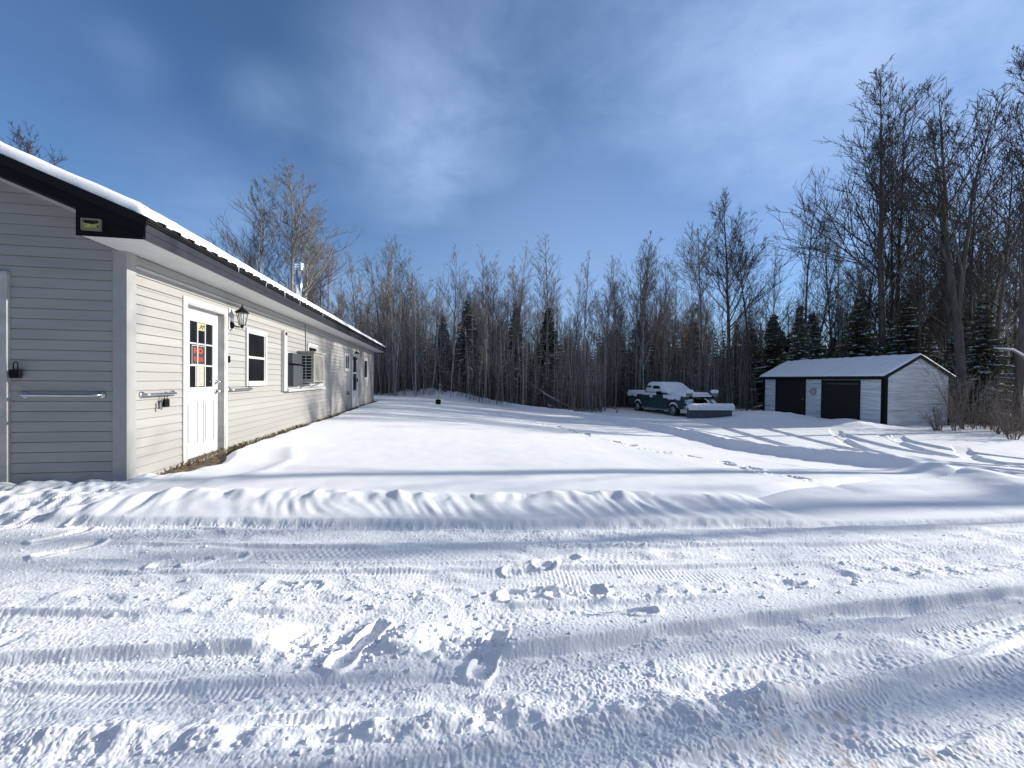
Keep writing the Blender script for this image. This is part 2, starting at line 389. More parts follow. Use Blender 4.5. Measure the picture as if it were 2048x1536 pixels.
    def sole(cx, cy2, ang, dep, ln=0.29, wd=0.10):
        nonlocal r
        mm = (np.abs(xs - cx) < 0.45) & (np.abs(ys - cy2) < 0.45)
        ca, sa = math.cos(ang), math.sin(ang); dx = xs[mm] - cx; dy = ys[mm] - cy2
        u = dx * ca + dy * sa; v = -dx * sa + dy * ca; v = v / (1 - 0.25 * np.exp(-((u + 0.02) / 0.05) ** 2))
        e = (np.abs(u) / (ln / 2)) ** 4 + (np.abs(v) / (wd / 2)) ** 4
        r[mm] = r[mm] * (1 - 0.15 * (e < 1)) - 0.40 * dep * (1 - sstep(0.8, 1.25, e)) + 0.4 * dep * np.exp(-((e ** 0.25 - 1.18) / 0.10) ** 2) + 0.0010 * (e < 1) * np.sin(u * 200 + 3 * perlin(dx * 9, dy * 9, 4)) + 0.006 * (e < 1.6) * perlin(dx * 22, dy * 22, 5)
    for f in ((-0.64, 1.70, 1.2, 0.045), (-0.08, 1.66, 1.3, 0.035), (0.12, 2.42, 0.3, 0.03), (0.30, 2.52, 0.4, 0.03), (0.36, 2.12, 0.2, 0.03), (0.10, 2.10, 0.1, 0.022),
              (-1.85, 2.5, 0.6, 0.03), (-2.02, 2.44, 0.3, 0.035), (0.55, 1.92, 0.0, 0.022), (-1.2, 2.2, 0.0, 0.02), (-1.9, 1.1, 2.5, 0.02),
              (-3.2, 2.85, 1.2, 0.04), (-3.35, 3.2, 1.3, 0.06), (-3.6, 3.45, 1.4, 0.05), (-3.75, 3.1, 1.2, 0.05), (-3.9, 3.6, 1.2, 0.05), (-2.9, 2.62, 1.0, 0.035)):
        sole(*f)
    r = r + 0.0035 * (np.abs(perlin(xs * 40 + 2 * perlin(xs * 9, ys * 9, 88), ys * 40, 89)) - 0.25) + 0.0015 * perlin(xs * 100, ys * 110, 90)
    # lip at the foot of the bank and small undercut
    e = ys - fy[near]
    r = r - 0.026 * np.exp(-((e + 0.05) / 0.05) ** 2) * (xs < 6)
    fine[near] = r
    z = z + fine * np.where(y < 5, np.maximum(road, tramp * 0.6), 0)
    # ---- plough berm beside the parking lane, rough on its crown
    d, al, L = polydist(x, y, BERM); d = d + 0.05 * perlin(x * 0.8, y * 0.8, 91) + 0.03 * perlin(x * 3, y * 3, 92)
    fade = (0.55 + 0.45 * sstep(0.5, 3.5, al)) * sstep(0, 1.0, al) * (1 - sstep(L - 3.0, L - 0.2, al))
    bh = 0.25 * (0.9 + 0.25 * perlin(x * 0.7, y * 0.7, 93))
    z = z + fade * bh * np.where(d > 0, np.exp(-(np.abs(d) / 0.26) ** 1.6), np.exp(-(np.abs(d) / 0.85) ** 1.3)) + fade * 0.02 * np.exp(-(d / 0.3) ** 2) * perlin(x * 5, y * 5, 94)
    lane = sstep(0.25, 0.8, -d) * sstep(5.5, 7.5, x) * inyard
    z = z - 0.03 * lane * sstep(0, 2, al) * (x < 18)
    # ---- wheel ruts in the lane
    far = (x > 4.5) & (y > 3) & (y < 24) & (x < 18)
    xf, yf = x[far], y[far]; rr = np.zeros_like(xf)
    for k, p in enumerate(RUTS):
        d, al, L = polydist(xf, yf, p); d = d + 0.04 * perlin(xf * 1.5, yf * 1.5, 100 + k)
        fd = sstep(0, 1, al) * (1 - sstep(L - 1.5, L, al))
        rr = np.minimum(rr, -0.085 * fd * (1 - sstep(0.12, 0.22, np.abs(d)))) + 0.035 * fd * np.exp(-((np.abs(d) - 0.30) / 0.09) ** 2)
    rr = rr + 0.008 * perlin(xf * 2.4, yf * 1.8, 120) + 0.010 * perlin(xf * 0.5, yf * 0.35, 121)
    z[far] = z[far] + rr * inyard[far]
    # ---- boot prints across the yard
    d, al, L = polydist(x, y, TRAIL)
    m = (np.abs(d) < 0.6) & inyard.astype(bool)
    ph = al[m] / 0.42; k = np.floor(ph); off = np.where(k % 2 == 0, 0.10, -0.10) + 0.10 * (_h(k, k * 0, 19) - 0.5); du = (ph - k - 0.5) * 0.42; dv = d[m] - off
    e = (np.abs(du) / 0.16) ** 2 + (np.abs(dv) / 0.085) ** 2
    ok = (_h(k, k * 0, 9) > 0.20) * (0.35 + 0.75 * _h(k, k * 0, 29))
    z[m] = z[m] - ok * 0.085 * (1 - sstep(0.7, 1.3, e)) + ok * 0.035 * np.exp(-((np.sqrt(e) - 1.35) / 0.3) ** 2) * (0.4 + 1.2 * perlin(x[m] * 5, y[m] * 5, 39)) - 0.022 * np.exp(-(d[m] / 0.13) ** 2) * np.maximum(0, 0.3 + perlin(x[m] * 1.5, y[m] * 1.5, 49))
    # ---- heaped snow at the end of the lane, drifts in front of the shed
    for cx, cy3, rad, hh in ((-6.0, 25.0, 0.9, 0.40), (-5.0, 25.2, 0.7, 0.35), (-4.3, 24.6, 1.1, 0.32), (-2.9, 25.0, 1.6, 0.35), (-6.9, 25.2, 0.8, 0.3),
                             (13.9, 20.6, 2.0, 0.36), (15.4, 18.2, 1.3, 0.28), (13.0, 22.3, 1.8, 0.25), (14.9, 17.3, 0.9, 0.14)):
        q2 = np.exp(-(((x - cx) / rad) ** 2 + ((y - cy3) / (rad * 0.7)) ** 2))
        z = z + hh * (0.62 if cy3 > 24 else 1.0) * q2 * (1 + (0.45 if cy3 > 24 else 0.08) * perlin(x * 2.5, y * 2.5, 130))
    z = z + 0.10 * sstep(26, 33, y) * perlin(x * 0.5, y * 0.5, 140)
    return z

def grid_object(name, X, Y, Z, material):
    r, c = X.shape
    me = bpy.data.meshes.new(name)
    me.vertices.add(r * c); me.vertices.foreach_set('co', np.stack([X, Y, Z], -1).reshape(-1).astype(np.float32))
    i = np.arange(r * c).reshape(r, c)
    q = np.stack([i[:-1, :-1], i[:-1, 1:], i[1:, 1:], i[1:, :-1]], -1).reshape(-1, 4).astype(np.int32)
    me.loops.add(q.size); me.loops.foreach_set('vertex_index', q.reshape(-1))
    me.polygons.add(len(q)); me.polygons.foreach_set('loop_start', np.arange(0, q.size, 4, dtype=np.int32))
    me.polygons.foreach_set('use_smooth', np.ones(len(q), dtype=bool))
    me.update(calc_edges=True); me.validate()
    me.materials.append(material)
    o = bpy.data.objects.new(name, me); col.objects.link(o); return o

def build_ground():
    ys = [0.7]
    while ys[-1] < 62:
        y = ys[-1]; ys.append(y + min(max(y * y / (820.0 if y < 4.5 else 520.0), 0.0026), 0.05 if y < 12 else (0.085 if y < 30 else 0.6)))
    ys = np.array(ys)
    us = np.concatenate([np.linspace(-2.3, -1.28, 110, endpoint=False), np.linspace(-1.28, 1.28, 1500, endpoint=False), np.linspace(1.28, 2.3, 110)])
    Y, U = np.meshgrid(ys, us, indexing='ij'); X = U * (Y + 0.6)
    sh = X.shape
    Z = terrain(X.reshape(-1).copy(), Y.reshape(-1).copy()).reshape(sh)
    g = grid_object('snowy_ground', X, Y, Z, M['road_snow'])
    tag(g, 'snow covered yard and packed snow track marked by tyres', None, None, 'structure')
    gx = np.concatenate([np.linspace(-400, -40, 25, endpoint=False), np.linspace(-40, 40, 81), np.linspace(44, 400, 25)])
    Yc, Xc = np.meshgrid(gx, gx, indexing='ij')
    Zc = base(Xc.reshape(-1), Yc.reshape(-1)).reshape(Xc.shape) - 0.17
    g2 = grid_object('ground', Xc, Yc, Zc, M['snow']); tag(g2, 'snow covered ground reaching out under the forest', None, None, 'structure')
build_ground()

# bare soil along the foot of the long wall
def build_soil():
    ss = np.linspace(0.02, 15.5, 300); nn = np.linspace(-0.05, 0.62, 14)
    Sg, Ng = np.meshgrid(ss, nn, indexing='ij')
    X = HOUSE0.x + Ng * NX - Sg * NY; Y = HOUSE0.y + Ng * NY + Sg * NX
    Z = 0.012 + 0.02 * perlin(X * 6, Y * 6, 3) + 0.012 * perlin(X * 21, Y * 21, 4) + base(X, Y) - 0.05 * sstep(0.3, 0.6, Ng)
    g = grid_object('bare_soil', X, Y, Z, M['dirt']); tag(g, 'bare brown soil with dead leaves along the foot of the house wall', None, None, 'structure')
build_soil()

def build_clumps():
    mb = MB(); rng = random.Random(3)
    ico = bmesh.new(); bmesh.ops.create_icosphere(ico, subdivisions=1, radius=1.0)
    iv = [v.co.copy() for v in ico.verts]; jf = [tuple(v.index for v in f.verts) for f in ico.faces]; ico.free()
    pts = []
    for k in range(1500):
        y = 0.85 + 2.3 * rng.random() ** 1.1; x = rng.uniform(-1.7, 1.7) * (y + 0.3)
        pts.append((x, y, rng.choice((0.004, 0.004, 0.005, 0.005, 0.006, 0.007, 0.010 if rng.random() < .4 else 0.005))))
    for k in range(150):      # strings of bigger lumps thrown off by the wheels
        x = rng.uniform(-2.2, 2.6); y = 2.10 + 0.075 * x + 0.016 * x * x + rng.gauss(0, 0.10); pts.append((x, y, rng.uniform(0.004, 0.014)))
    for k in range(120):
        x = rng.uniform(-1.6, 1.0); y = 1.28 + 0.08 * x + rng.gauss(0, 0.07); pts.append((x, y, rng.uniform(0.004, 0.012)))
    for k in range(160):
        x = rng.gauss(-0.45, 0.35); y = 1.68 + rng.gauss(0, 0.09); pts.append((x, y, rng.uniform(0.004, 0.013)))
    A = np.array(pts); zz = terrain(A[:, 0].copy(), A[:, 1].copy())
    for (x, y, r), z in zip(pts, zz):
        rot = Matrix.Rotation(rng.uniform(0, 6.3), 3, 'Z'); sx, sy, sz = rng.uniform(.8, 1.5), rng.uniform(.7, 1.2), rng.uniform(.5, .9)
        vs = []
        for v in iv:
            j = rng.uniform(0.75, 1.2); p = rot @ Vector((v.x * sx * r * j, v.y * sy * r * j, v.z * sz * r * j)); vs.append((p.x + x, p.y + y, p.z + z + r * 0.25))
        mb.add(vs, jf)
    o = mb.build('snow_clumps', M['snow'], None, True); tag(o, 'loose crumbs of snow strewn over the packed track', 'snow clumps', None, 'stuff')
build_clumps()

# ------------------------------------------------------------------ house
house = empty('house', HOUSE0, YAW)
tag(house, 'long single storey house clad in pale grey siding with snowy black roof', 'house')
EXPO = 0.1025; GAP = 0.008; GS = -0.09; LEN = 15.2; ZT = 2.42
def zroof(n): return 2.84 - 0.41 * n

def long_siding(openings):
    mb = MB(); k = 0; z = -0.25
    cuts = sorted(set([GS + .02, LEN] + [o[0] for o in openings] + [o[1] for o in openings]))
    while z < ZT - 1e-6:
        z1 = min(z + EXPO, ZT); zb = [z, z1]
        for o in openings:
            for e in (o[2], o[3]):
                if z + 1e-6 < e < z1 - 1e-6: zb.append(e)
        zb = sorted(set(zb))
        for a, b in zip(zb[:-1], zb[1:]):
            na = nb = 0.018
            run = None
            for c0, c1 in zip(cuts[:-1], cuts[1:]):
                mid = (c0 + c1) / 2; zm = (a + b) / 2
                hole = any(o[0] < mid < o[1] and o[2] < zm < o[3] for o in openings)
                if not hole:
                    if a == z:      # lap: butt edge overhanging a narrow groove
                        g = min(b, a + GAP)
                        mb.quad((0.002, c0, a), (0.002, c1, a), (0.002, c1, g), (0.002, c0, g)); mb.quad((0.002, c0, g), (0.002, c1, g), (na, c1, g), (na, c0, g))
                        mb.quad((na, c0, g), (na, c1, g), (nb - .006, c1, b), (nb - .006, c0, b)); mb.quad((nb - .006, c0, b), (nb - .006, c1, b), (0.002, c1, b), (0.002, c0, b))
                    else: mb.quad((na, c0, a), (na, c1, a), (nb - .006, c1, b), (nb - .006, c0, b))
        z = z1
    return mb
DOOR = (0.845, 1.785, -0.3, 2.085)
long_siding([DOOR]).build('wall', M['siding'], house)

def gable_siding():
    mb = MB(); z = -0.25; top = zroof(-3.5) - 0.2
    while z < top - 0.02:
        z1 = min(z + EXPO, top)
        def lim(zz): return min(0.0, (2.64 - zz) / 0.41) if zz > 2.64 else 0.0
        r0, r1 = lim(z), lim(z1); l0, l1 = -7.0 - r0, -7.0 - r1
        g = z + GAP
        mb.quad((r0, GS - .002, z), (l0, GS - .002, z), (l0, GS - .002, g), (r0, GS - .002, g)); mb.quad((r0, GS - .002, g), (l0, GS - .002, g), (l0, GS - .018, g), (r0, GS - .018, g))
        mb.quad((r0, GS - .018, g), (l0, GS - .018, g), (l1, GS - .012, z1), (r1, GS - .012, z1)); mb.quad((r1, GS - .012, z1), (l1, GS - .012, z1), (l1, GS - .002, z1), (r1, GS - .002, z1))
        z = z1
    return mb
gable_siding().build('wall', M['siding'], house)
b = MB(); b.box(-7.0, -6.9, 0.05, LEN - .02, -0.3, 2.6); b.prism([(-7, -0.3), (0, -0.3), (0, 2.5), (-3.5, 3.9), (-7, 2.5)], 1, LEN - 0.06, LEN); b.box(-6.9, -0.2, 0.1, LEN - 0.1, -0.3, -0.05)
b.box(-0.32, -0.30, 0.05, LEN - .1, -0.05, 2.4)
b.build('back_wall', M['siding'], house)

b = MB(); b.box(-0.10, 0.028, GS - 0.028, GS - 0.001, -0.2, 2.60); b.box(0.0, 0.028, GS, 0.012, -0.2, ZT)
b.build('corner_trim', M['trim'], house, bevel=0.003)
b = MB(); b.box(0.0, 0.028, LEN - 0.10, LEN, -0.2, ZT); b.build('corner_trim', M['trim'], house, bevel=0.003)
# white channel under the rake and along the soffit
b = MB()
for k in range(12):
    n0, n1 = -0.06 - k * 0.3, -0.06 - (k + 1) * 0.3
    if n1 < -3.5: n1 = -3.5
    b.add([(n0, GS - 0.03, zroof(n0) - .235), (n1, GS - 0.03, zroof(n1) - .235), (n1, GS - 0.03, zroof(n1) - .205), (n0, GS - 0.03, zroof(n0) - .205),
           (n0, GS, zroof(n0) - .235), (n1, GS, zroof(n1) - .235), (n1, GS, zroof(n1) - .205), (n0, GS, zroof(n0) - .205)],
          [(0, 1, 2, 3), (0, 4, 5, 1), (3, 2, 6, 7)])
b.box(0.003, 0.024, 0.014, LEN - 0.11, ZT - 0.14, ZT - 0.11)
b.build('edge_channel', M['white'], house)

# soffit with fine grooves
b = MB(); s = -0.585
while s < 15.68:
    s1 = min(s + 0.101, 15.68); b.box(-0.04 if s < GS - 0.02 else 0.0, 0.478, s + 0.003, s1 - 0.003, ZT, ZT + 0.012); s = s1
b.box(-0.04, 0.478, -0.585, 15.68, ZT + 0.014, ZT + 0.02)
b.build('soffit', M['soffit'], house)
# eave fascia
b = MB(); b.box(0.48, 0.503, -0.60, 15.70, ZT - 0.012, 2.555); b.box(0.503, 0.509, -0.60, 15.70, 2.48, 2.486); b.build('fascia', M['fascia'], house)
# rake fascia, boxed return and black rake soffit
b = MB()
def slope_strip(mb, s0, s1, lo, hi, n0=0.5, n1=-3.5):
    mb.prism([(n0, zroof(n0) + lo), (n0, zroof(n0) + hi), (n1, zroof(n1) + hi), (n1, zroof(n1) + lo)], 1, s0, s1)
    mb.prism([(n1, zroof(n1) + lo), (n1, zroof(n1) + hi), (-7.5, zroof(n0) + hi), (-7.5, zroof(n0) + lo)], 1, s0, s1)
slope_strip(b, -0.605, -0.58, -0.20, -0.098)
slope_strip(b, -0.579, GS - 0.001, -0.203, -0.190, n0=-0.05)
b.prism([(-0.05, ZT - 0.01), (0.479, ZT - 0.01), (0.479, zroof(0.479) - 0.2), (-0.05, zroof(-0.05) - 0.2)], 1, -0.598, -0.586)
b.prism([(-0.05, ZT + 0.0), (-0.041, ZT + 0.0), (-0.041, zroof(-0.05) - 0.205), (-0.05, zroof(-0.05) - 0.205)], 1, -0.585, GS - 0.02)
b.build('rake_fascia', M['black'], house)
# roof sheet
b = MB()
slope_strip(b, -0.615, 15.72, -0.045, -0.012, n0=0.53)
slope_strip(b, -0.620, -0.606, -0.10, -0.012, n0=0.52)
b.box(0.504, 0.520, -0.605, 15.72, 2.560, 2.585)
s = -0.4
while s < 15.7:
    b.prism([(0.545, zroof(0.545) - 0.02), (0.545, zroof(0.545) + 0.006), (0.2, zroof(0.2) + 0.006), (0.2, zroof(0.2) - 0.02)], 1, s - 0.014, s + 0.014); s += 0.229
roof = b.build('roof', M['roofmetal'], house)
# blanket of snow on the roof
def roof_snow():
    ns = np.concatenate([np.array([0.50, 0.497, 0.485, 0.465, 0.43, 0.38]), np.linspace(0.30, -3.5, 34)])
    ss = np.concatenate([np.array([-0.60, -0.597, -0.585, -0.56, -0.52, -0.46]), np.linspace(-0.38, 15.5, 330), np.array([15.6, 15.66, 15.69, 15.70])])
    Nn, Ss = np.meshgrid(ns, ss, indexing='ij')
    de = np.minimum((0.50 - Nn) / 0.10, np.minimum((Ss + 0.60) / 0.055, (15.70 - Ss) / 0.06)); e = np.clip(de, 0, 1)
    th = 0.118 * np.sqrt(np.clip(1 - (1 - e) ** 2, 0, 1)) * (1 + 0.10 * perlin(Nn * 1.2, Ss * 0.9, 5) + 0.06 * perlin(Nn * 4, Ss * 3.3, 6))
    side = (e < 1) * 0.016 * perlin(Ss * 9, Nn * 9, 7)
    Z = zroof(Nn) - 0.012 + th
    X = Nn + np.where(0.50 - Nn < 0.11, side - 0.01 * (1 - e), 0); Y = Ss + np.where(Ss + 0.60 < 0.11, -side, 0)
    verts = np.stack([X, Y, Z], -1)
    far = verts[::-1].copy(); far[..., 0] = -7.0 - far[..., 0]
    V = np.concatenate([verts, far[1:]], 0)
    o = grid_object('roof_snow', V[..., 0], V[..., 1], V[..., 2], M['snow']); o.parent = roof
roof_snow()
# stainless flue
b = MB(); pz = zroof(-0.6) - 0.05
b.tube([(-0.6, 6.85, pz), (-0.6, 6.85, 4.10)], 0.088, 20, True); f = b.build('flue_pipe', M['steel'], house, True)
b = MB()
for z0, z1, r in ((pz + 0.02, pz + 0.16, 0.13), (3.6, 3.63, 0.092), (4.06, 4.10, 0.105), (4.13, 4.15, 0.125), (4.19, 4.21, 0.125)):
    b.tube([(-0.6, 6.85, z0), (-0.6, 6.85, z1)], r, 20, True)
b.tube([(-0.6, 6.85, 4.08), (-0.6, 6.85, 4.25)], 0.075, 14, True)
b.tube([(-0.6, 6.85, 4.21), (-0.6, 6.85, 4.26)], [0.125, 0.02], 20, True)
b.build_each('flue_cap', M['steel'], f)
# icicles
b = MB(); rng = random.Random(5)
for s in (1.05, 1.9, 2.65, 3.4, 4.9):
    l = rng.uniform(0.03, 0.09); b.tube([(0.535, s, 2.60), (0.535, s, 2.60 - l)], [0.007, 0.0012], 5)
b.build_each('icicle', mat('ice', (0.75, 0.8, 0.85), 0.1, spec=0.6), house, smooth=True)
# floodlight on the boxed return
b = MB(); b.box(0.005, 0.155, -0.622, -0.599, 2.455, 2.47); b.box(0.005, 0.155, -0.622, -0.599, 2.548, 2.560); b.box(0.005, 0.017, -0.622, -0.599, 2.47, 2.548); b.box(0.143, 0.155, -0.622, -0.599, 2.47, 2.548)
fl = b.build('floodlight', M['lens_frame'], house)
b = MB(); b.add([(0.017, -0.603, 2.52), (0.143, -0.603, 2.52), (0.143, -0.603, 2.548), (0.017, -0.603, 2.548)], [(0, 1, 2, 3)]); b.build('reflector', M['darkhole'], fl)
b = MB(); b.prism([(0.017, 2.47), (0.143, 2.47), (0.118, 2.495), (0.143, 2.525), (0.085, 2.512), (0.017, 2.522)], 1, -0.612, -0.602); b.build('lens', M['yellow_lens'], fl)

# ---- front door in the long wall
dn = -0.10
b = MB(); b.box(dn, dn + 0.045, 0.885, 1.745, 0.055, 2.065); door = b.build('door', M['door_white'], house)
b = MB()   # glazing bead, muntins and pressed panels
dz = dn + 0.045
gs0, gs1, gz0, gz1 = 1.05, 1.58, 1.00, 1.88
for (a, c, d, e) in ((gs0 - .05, gs0, gz0 - .05, gz1 + .05), (gs1, gs1 + .05, gz0 - .05, gz1 + .05)): b.box(dz, dz + .014, a, c, d, e)
for (d, e) in ((gz0 - .05, gz0), (gz1, gz1 + .05)): b.box(dz, dz + .014, gs0, gs1, d, e)
for k in (1, 2):
    a = gs0 + (gs1 - gs0) * k / 3; b.box(dz + .002, dz + .013, a - .011, a + .011, gz0, gz1)
    d = gz0 + (gz1 - gz0) * k / 3
    for j in range(3):
        c0 = gs0 + (gs1 - gs0) * j / 3 + (.011 if j else 0); c1 = gs0 + (gs1 - gs0) * (j + 1) / 3 - (.011 if j < 2 else 0); b.box(dz + .002, dz + .0128, c0, c1, d - .011, d + .011)
for a, c in ((0.985, 1.255), (1.375, 1.645)):
    for q0, q1, z0, z1 in ((a, a + .02, .22, .82), (c - .02, c, .22, .82), (a + .02, c - .02, .22, .24), (a + .02, c - .02, .80, .82), (a + .05, c - .05, .27, .77)): b.box(dz, dz + .008, q0, q1, z0, z1)
b.build('moulding', M['door_white'], door, bevel=0.002)
b = MB(); b.box(dz + .0005, dz + .002, gs0, gs1, gz0, gz1); b.build('glass', M['glass'], door)
b = MB()
for z, r in ((0.93, 0.028), (1.07, 0.024)):
    b.tube([(dz, 1.685, z), (dz + .012, 1.685, z)], r * 1.1, 12, True)
    b.tube([(dz + .012, 1.685, z), (dz + .035, 1.685, z), (dz + .05, 1.685, z), (dz + .07, 1.685, z)], [r * .5, r * .5, r, r * .8], 12, True)
b.build_each('handle', M['steel'], door, smooth=True)
def flat_text(txt, size, s, z, n, material, parent, sx=1.0, bold=0.0, name='lettering'):
    cu = bpy.data.curves.new(name, 'FONT'); cu.body = txt; cu.size = size; cu.align_x = 'CENTER'; cu.align_y = 'CENTER'; cu.extrude = 0.0004; cu.offset = bold
    t = bpy.data.objects.new(name, cu); me = bpy.data.meshes.new_from_object(t); bpy.data.objects.remove(t); me.name = name; me.materials.clear(); me.materials.append(material)
    o = bpy.data.objects.new(name, me); col.objects.link(o)
    o.parent = parent; o.location = (n, s, z); o.rotation_euler = (R(90), 0, R(90)); o.scale = (sx, 1, 1); return o
g1 = dz + .0022
b = MB(); b.box(g1, g1 + .0012, 1.11, 1.40, 1.305, 1.565); sg = b.build('warning_sign', M['ink'], door)
b = MB()
for q in ((1.11, 1.40, 1.557, 1.565), (1.11, 1.40, 1.305, 1.313), (1.11, 1.118, 1.313, 1.557), (1.392, 1.40, 1.313, 1.557)): b.box(g1 + .0012, g1 + .0018, *q)
b.build('sign_border', M['white'], door)
flat_text('NO', 0.105, 1.255, 1.49, g1 + .0017, M['red'], door, 1.2, 0.006)
flat_text('TRESPASSING', 0.085, 1.255, 1.375, g1 + .0017, M['red'], door, 0.42, 0.002)
b = MB(); b.box(g1, g1 + .0012, 1.19, 1.385, 1.01, 1.285); b.build('paper_notice', M['paper'], door)
b = MB(); rng = random.Random(9)
for k in range(9): b.box(g1 + .0012, g1 + .0016, 1.215, 1.215 + rng.uniform(.07, .14), 1.035 + k * .026, 1.043 + k * .026)
b.build('notice_text', M['greyink'], door)
b = MB(); b.box(g1, g1 + .0012, 1.235, 1.42, 1.775, 1.875); b.build('yellow_notice', M['ypaper'], door)
b = MB()
for p in ([(1.27, 1.855), (1.39, 1.845), (1.41, 1.825), (1.33, 1.835)], [(1.27, 1.80), (1.29, 1.79), (1.34, 1.83), (1.32, 1.84)], [(1.33, 1.79), (1.35, 1.785), (1.375, 1.825), (1.35, 1.825)]):
    b.prism(p, 0, g1 + .0012, g1 + .0017)
b.build('notice_mark', M['ink'], door)
# jamb and casing
b = MB(); b.box(-0.2, 0.03, 1.748, 1.785, -0.1, 2.085); b.box(-0.2, 0.03, 0.846, 0.882, -0.1, 2.085); b.box(-0.2, 0.03, 0.882, 1.748, 2.067, 2.085)
b.box(-0.2, dn - 0.003, 0.882, 1.748, -0.1, 2.066); b.build('door_jamb', M['old_white'], house)
b = MB(); b.box(0.0, 0.034, 1.787, 1.842, -0.08, 2.155); b.box(0.0, 0.034, 0.79, 0.844, -0.08, 2.155); b.box(0.0, 0.034, 0.844, 1.787, 2.087, 2.155); b.build('door_casing', M['white'], house, bevel=0.004)
b = MB(); b.box(-0.2, 0.06, 0.884, 1.746, -0.15, 0.045); b.build('door_sill', M['concrete'], house)
b = MB(); b.box(0.017, 0.045, 1.862, 1.892, 1.36, 1.46); b.box(0.045, 0.05, 1.868, 1.886, 1.375, 1.40); b.build('doorbell', M['black'], house, bevel=0.003)

# ---- windows
def window(s0, s1, z0, z1, split=None, fw=0.055, depth=0.045, sash=0.03):
    b = MB(); d = depth
    b.box(0.0, d, s0, s0 + fw, z0, z1); b.box(0.0, d, s1 - fw, s1, z0, z1); b.box(0.0, d, s0 + fw, s1 - fw, z1 - fw, z1); b.box(0.0, d + .012, s0 + fw, s1 - fw, z0, z0 + fw)
    fr = b.build('window', M['white'], house, bevel=0.004)
    a0, a1, c0, c1 = s0 + fw, s1 - fw, z0 + fw, z1 - fw
    b = MB(); e0, e1 = 0.017, 0.030
    b.box(e0, e1, a0, a0 + sash, c0, c1); b.box(e0, e1, a1 - sash, a1, c0, c1); b.box(e0, e1, a0 + sash, a1 - sash, c1 - sash, c1); b.box(e0, e1, a0 + sash, a1 - sash, c0, c0 + sash)
    if split == 'h': zm = (c0 + c1) / 2; b.box(e0, e1 + .004, a0 + sash, a1 - sash, zm - .02, zm + .02)
    if split == 'v': sm = (a0 + a1) / 2; b.box(e0, e1 + .004, sm - .03, sm + .03, c0 + sash, c1 - sash)
    b.build('sash', M['white'], fr)
    b = MB(); b.box(0.0165, 0.022, a0 + .01, a1 - .01, c0 + .01, c1 - .01); b.build('pane', M['glass'], fr)
    return fr
window(2.42, 3.20, 0.99, 1.965, 'h')
window(9.25, 10.0, 1.37, 1.99, 'v', 0.07)
window(12.6, 13.5, 1.06, 1.985, None, 0.08)
window(5.50, 6.30, 1.62, 1.985, None, 0.07)
window(4.14, 6.80, 0.90, 1.68, None, 0.06)
# tall cover board beside the cooler, ledge below
b = MB(); b.box(0.017, 0.085, 3.92, 4.06, 0.86, 2.09); cb = b.build('cover_board', M['white'], house, bevel=0.006)
b = MB(); b.box(0.085, 0.095, 3.95, 4.03, 2.0, 2.065); b.build('vent', M['darkhole'], cb)
b = MB(); b.box(0.047, 0.12, 4.062, 6.75, 0.845, 0.895); b.build('ledge', M['white'], house, bevel=0.006)
b = MB(); b.box(0.048, 0.16, 4.2, 4.78, 0.96, 1.40); b.box(0.048, 0.14, 4.2, 4.78, 1.44, 1.66); b.build_each('filler_panel', M['panel_grey'], house, bevel=0.006)
# conduit
b = MB(); b.tube([(0.035, 5.38, 1.70), (0.035, 5.38, ZT)], 0.018, 8); b.build('conduit', M['galv'], house, True)
# second door (storm door) further along
b = MB()
b.box(0.0, 0.05, 10.30, 10.40, 0.02, 2.02); b.box(0.0, 0.05, 11.25, 11.35, 0.02, 2.02); b.box(0.0, 0.05, 10.40, 11.25, 1.94, 2.02)
b.box(0.017, 0.045, 10.40, 11.25, 0.06, 0.68); b.box(0.017, 0.045, 10.40, 11.25, 1.30, 1.36); b.box(0.017, 0.045, 10.40, 10.53, 0.68, 1.30); b.box(0.017, 0.045, 11.12, 11.25, 0.68, 1.30); b.box(0.017, 0.045, 10.40, 10.53, 1.36, 1.94); b.box(0.017, 0.045, 11.12, 11.25, 1.36, 1.94)
d2 = b.build('storm_door', M['white'], house)
b = MB(); b.box(0.0165, 0.03, 10.53, 11.12, 0.68, 1.30); b.box(0.0165, 0.03, 10.53, 11.12, 1.36, 1.94); b.build('glass', M['glass'], d2)
b = MB(); b.box(0.045, 0.09, 11.15, 11.18, 1.0, 1.12); b.build('handle', M['black'], d2)
b = MB(); b.tube([(0.0, 9.72, .585), (0.09, 9.72, .585)], .018, 8, True); b.tube([(0.05, 9.72, .585), (0.05, 9.72, .66)], .012, 8, True); b.tube([(0.05, 9.66, .66), (0.05, 9.78, .66)], .012, 8, True); b.build('tap', M['black'], house, True)

# ---- gable door at the left edge
b = MB(); b.box(-1.053, -0.98, GS - 0.045, GS, -0.03, 2.155); b.box(-2.05, -1.97, GS - 0.045, GS, -0.03, 2.155); b.box(-1.97, -1.053, GS - 0.045, GS, 2.075, 2.155); b.build('door_casing', M['old_white'], house, bevel=0.004)
b = MB(); b.box(-1.97, -1.053, GS - 0.032, GS - 0.020, 0.03, 2.075); gd = b.build('door', M['old_white'], house)
b = MB()
for z in (0.93, 1.10):
    b.tube([(-1.115, GS - 0.032, z), (-1.115, GS - 0.075, z)], 0.024, 10, True)
b.build_each('handle', M['black'], gd, smooth=True)

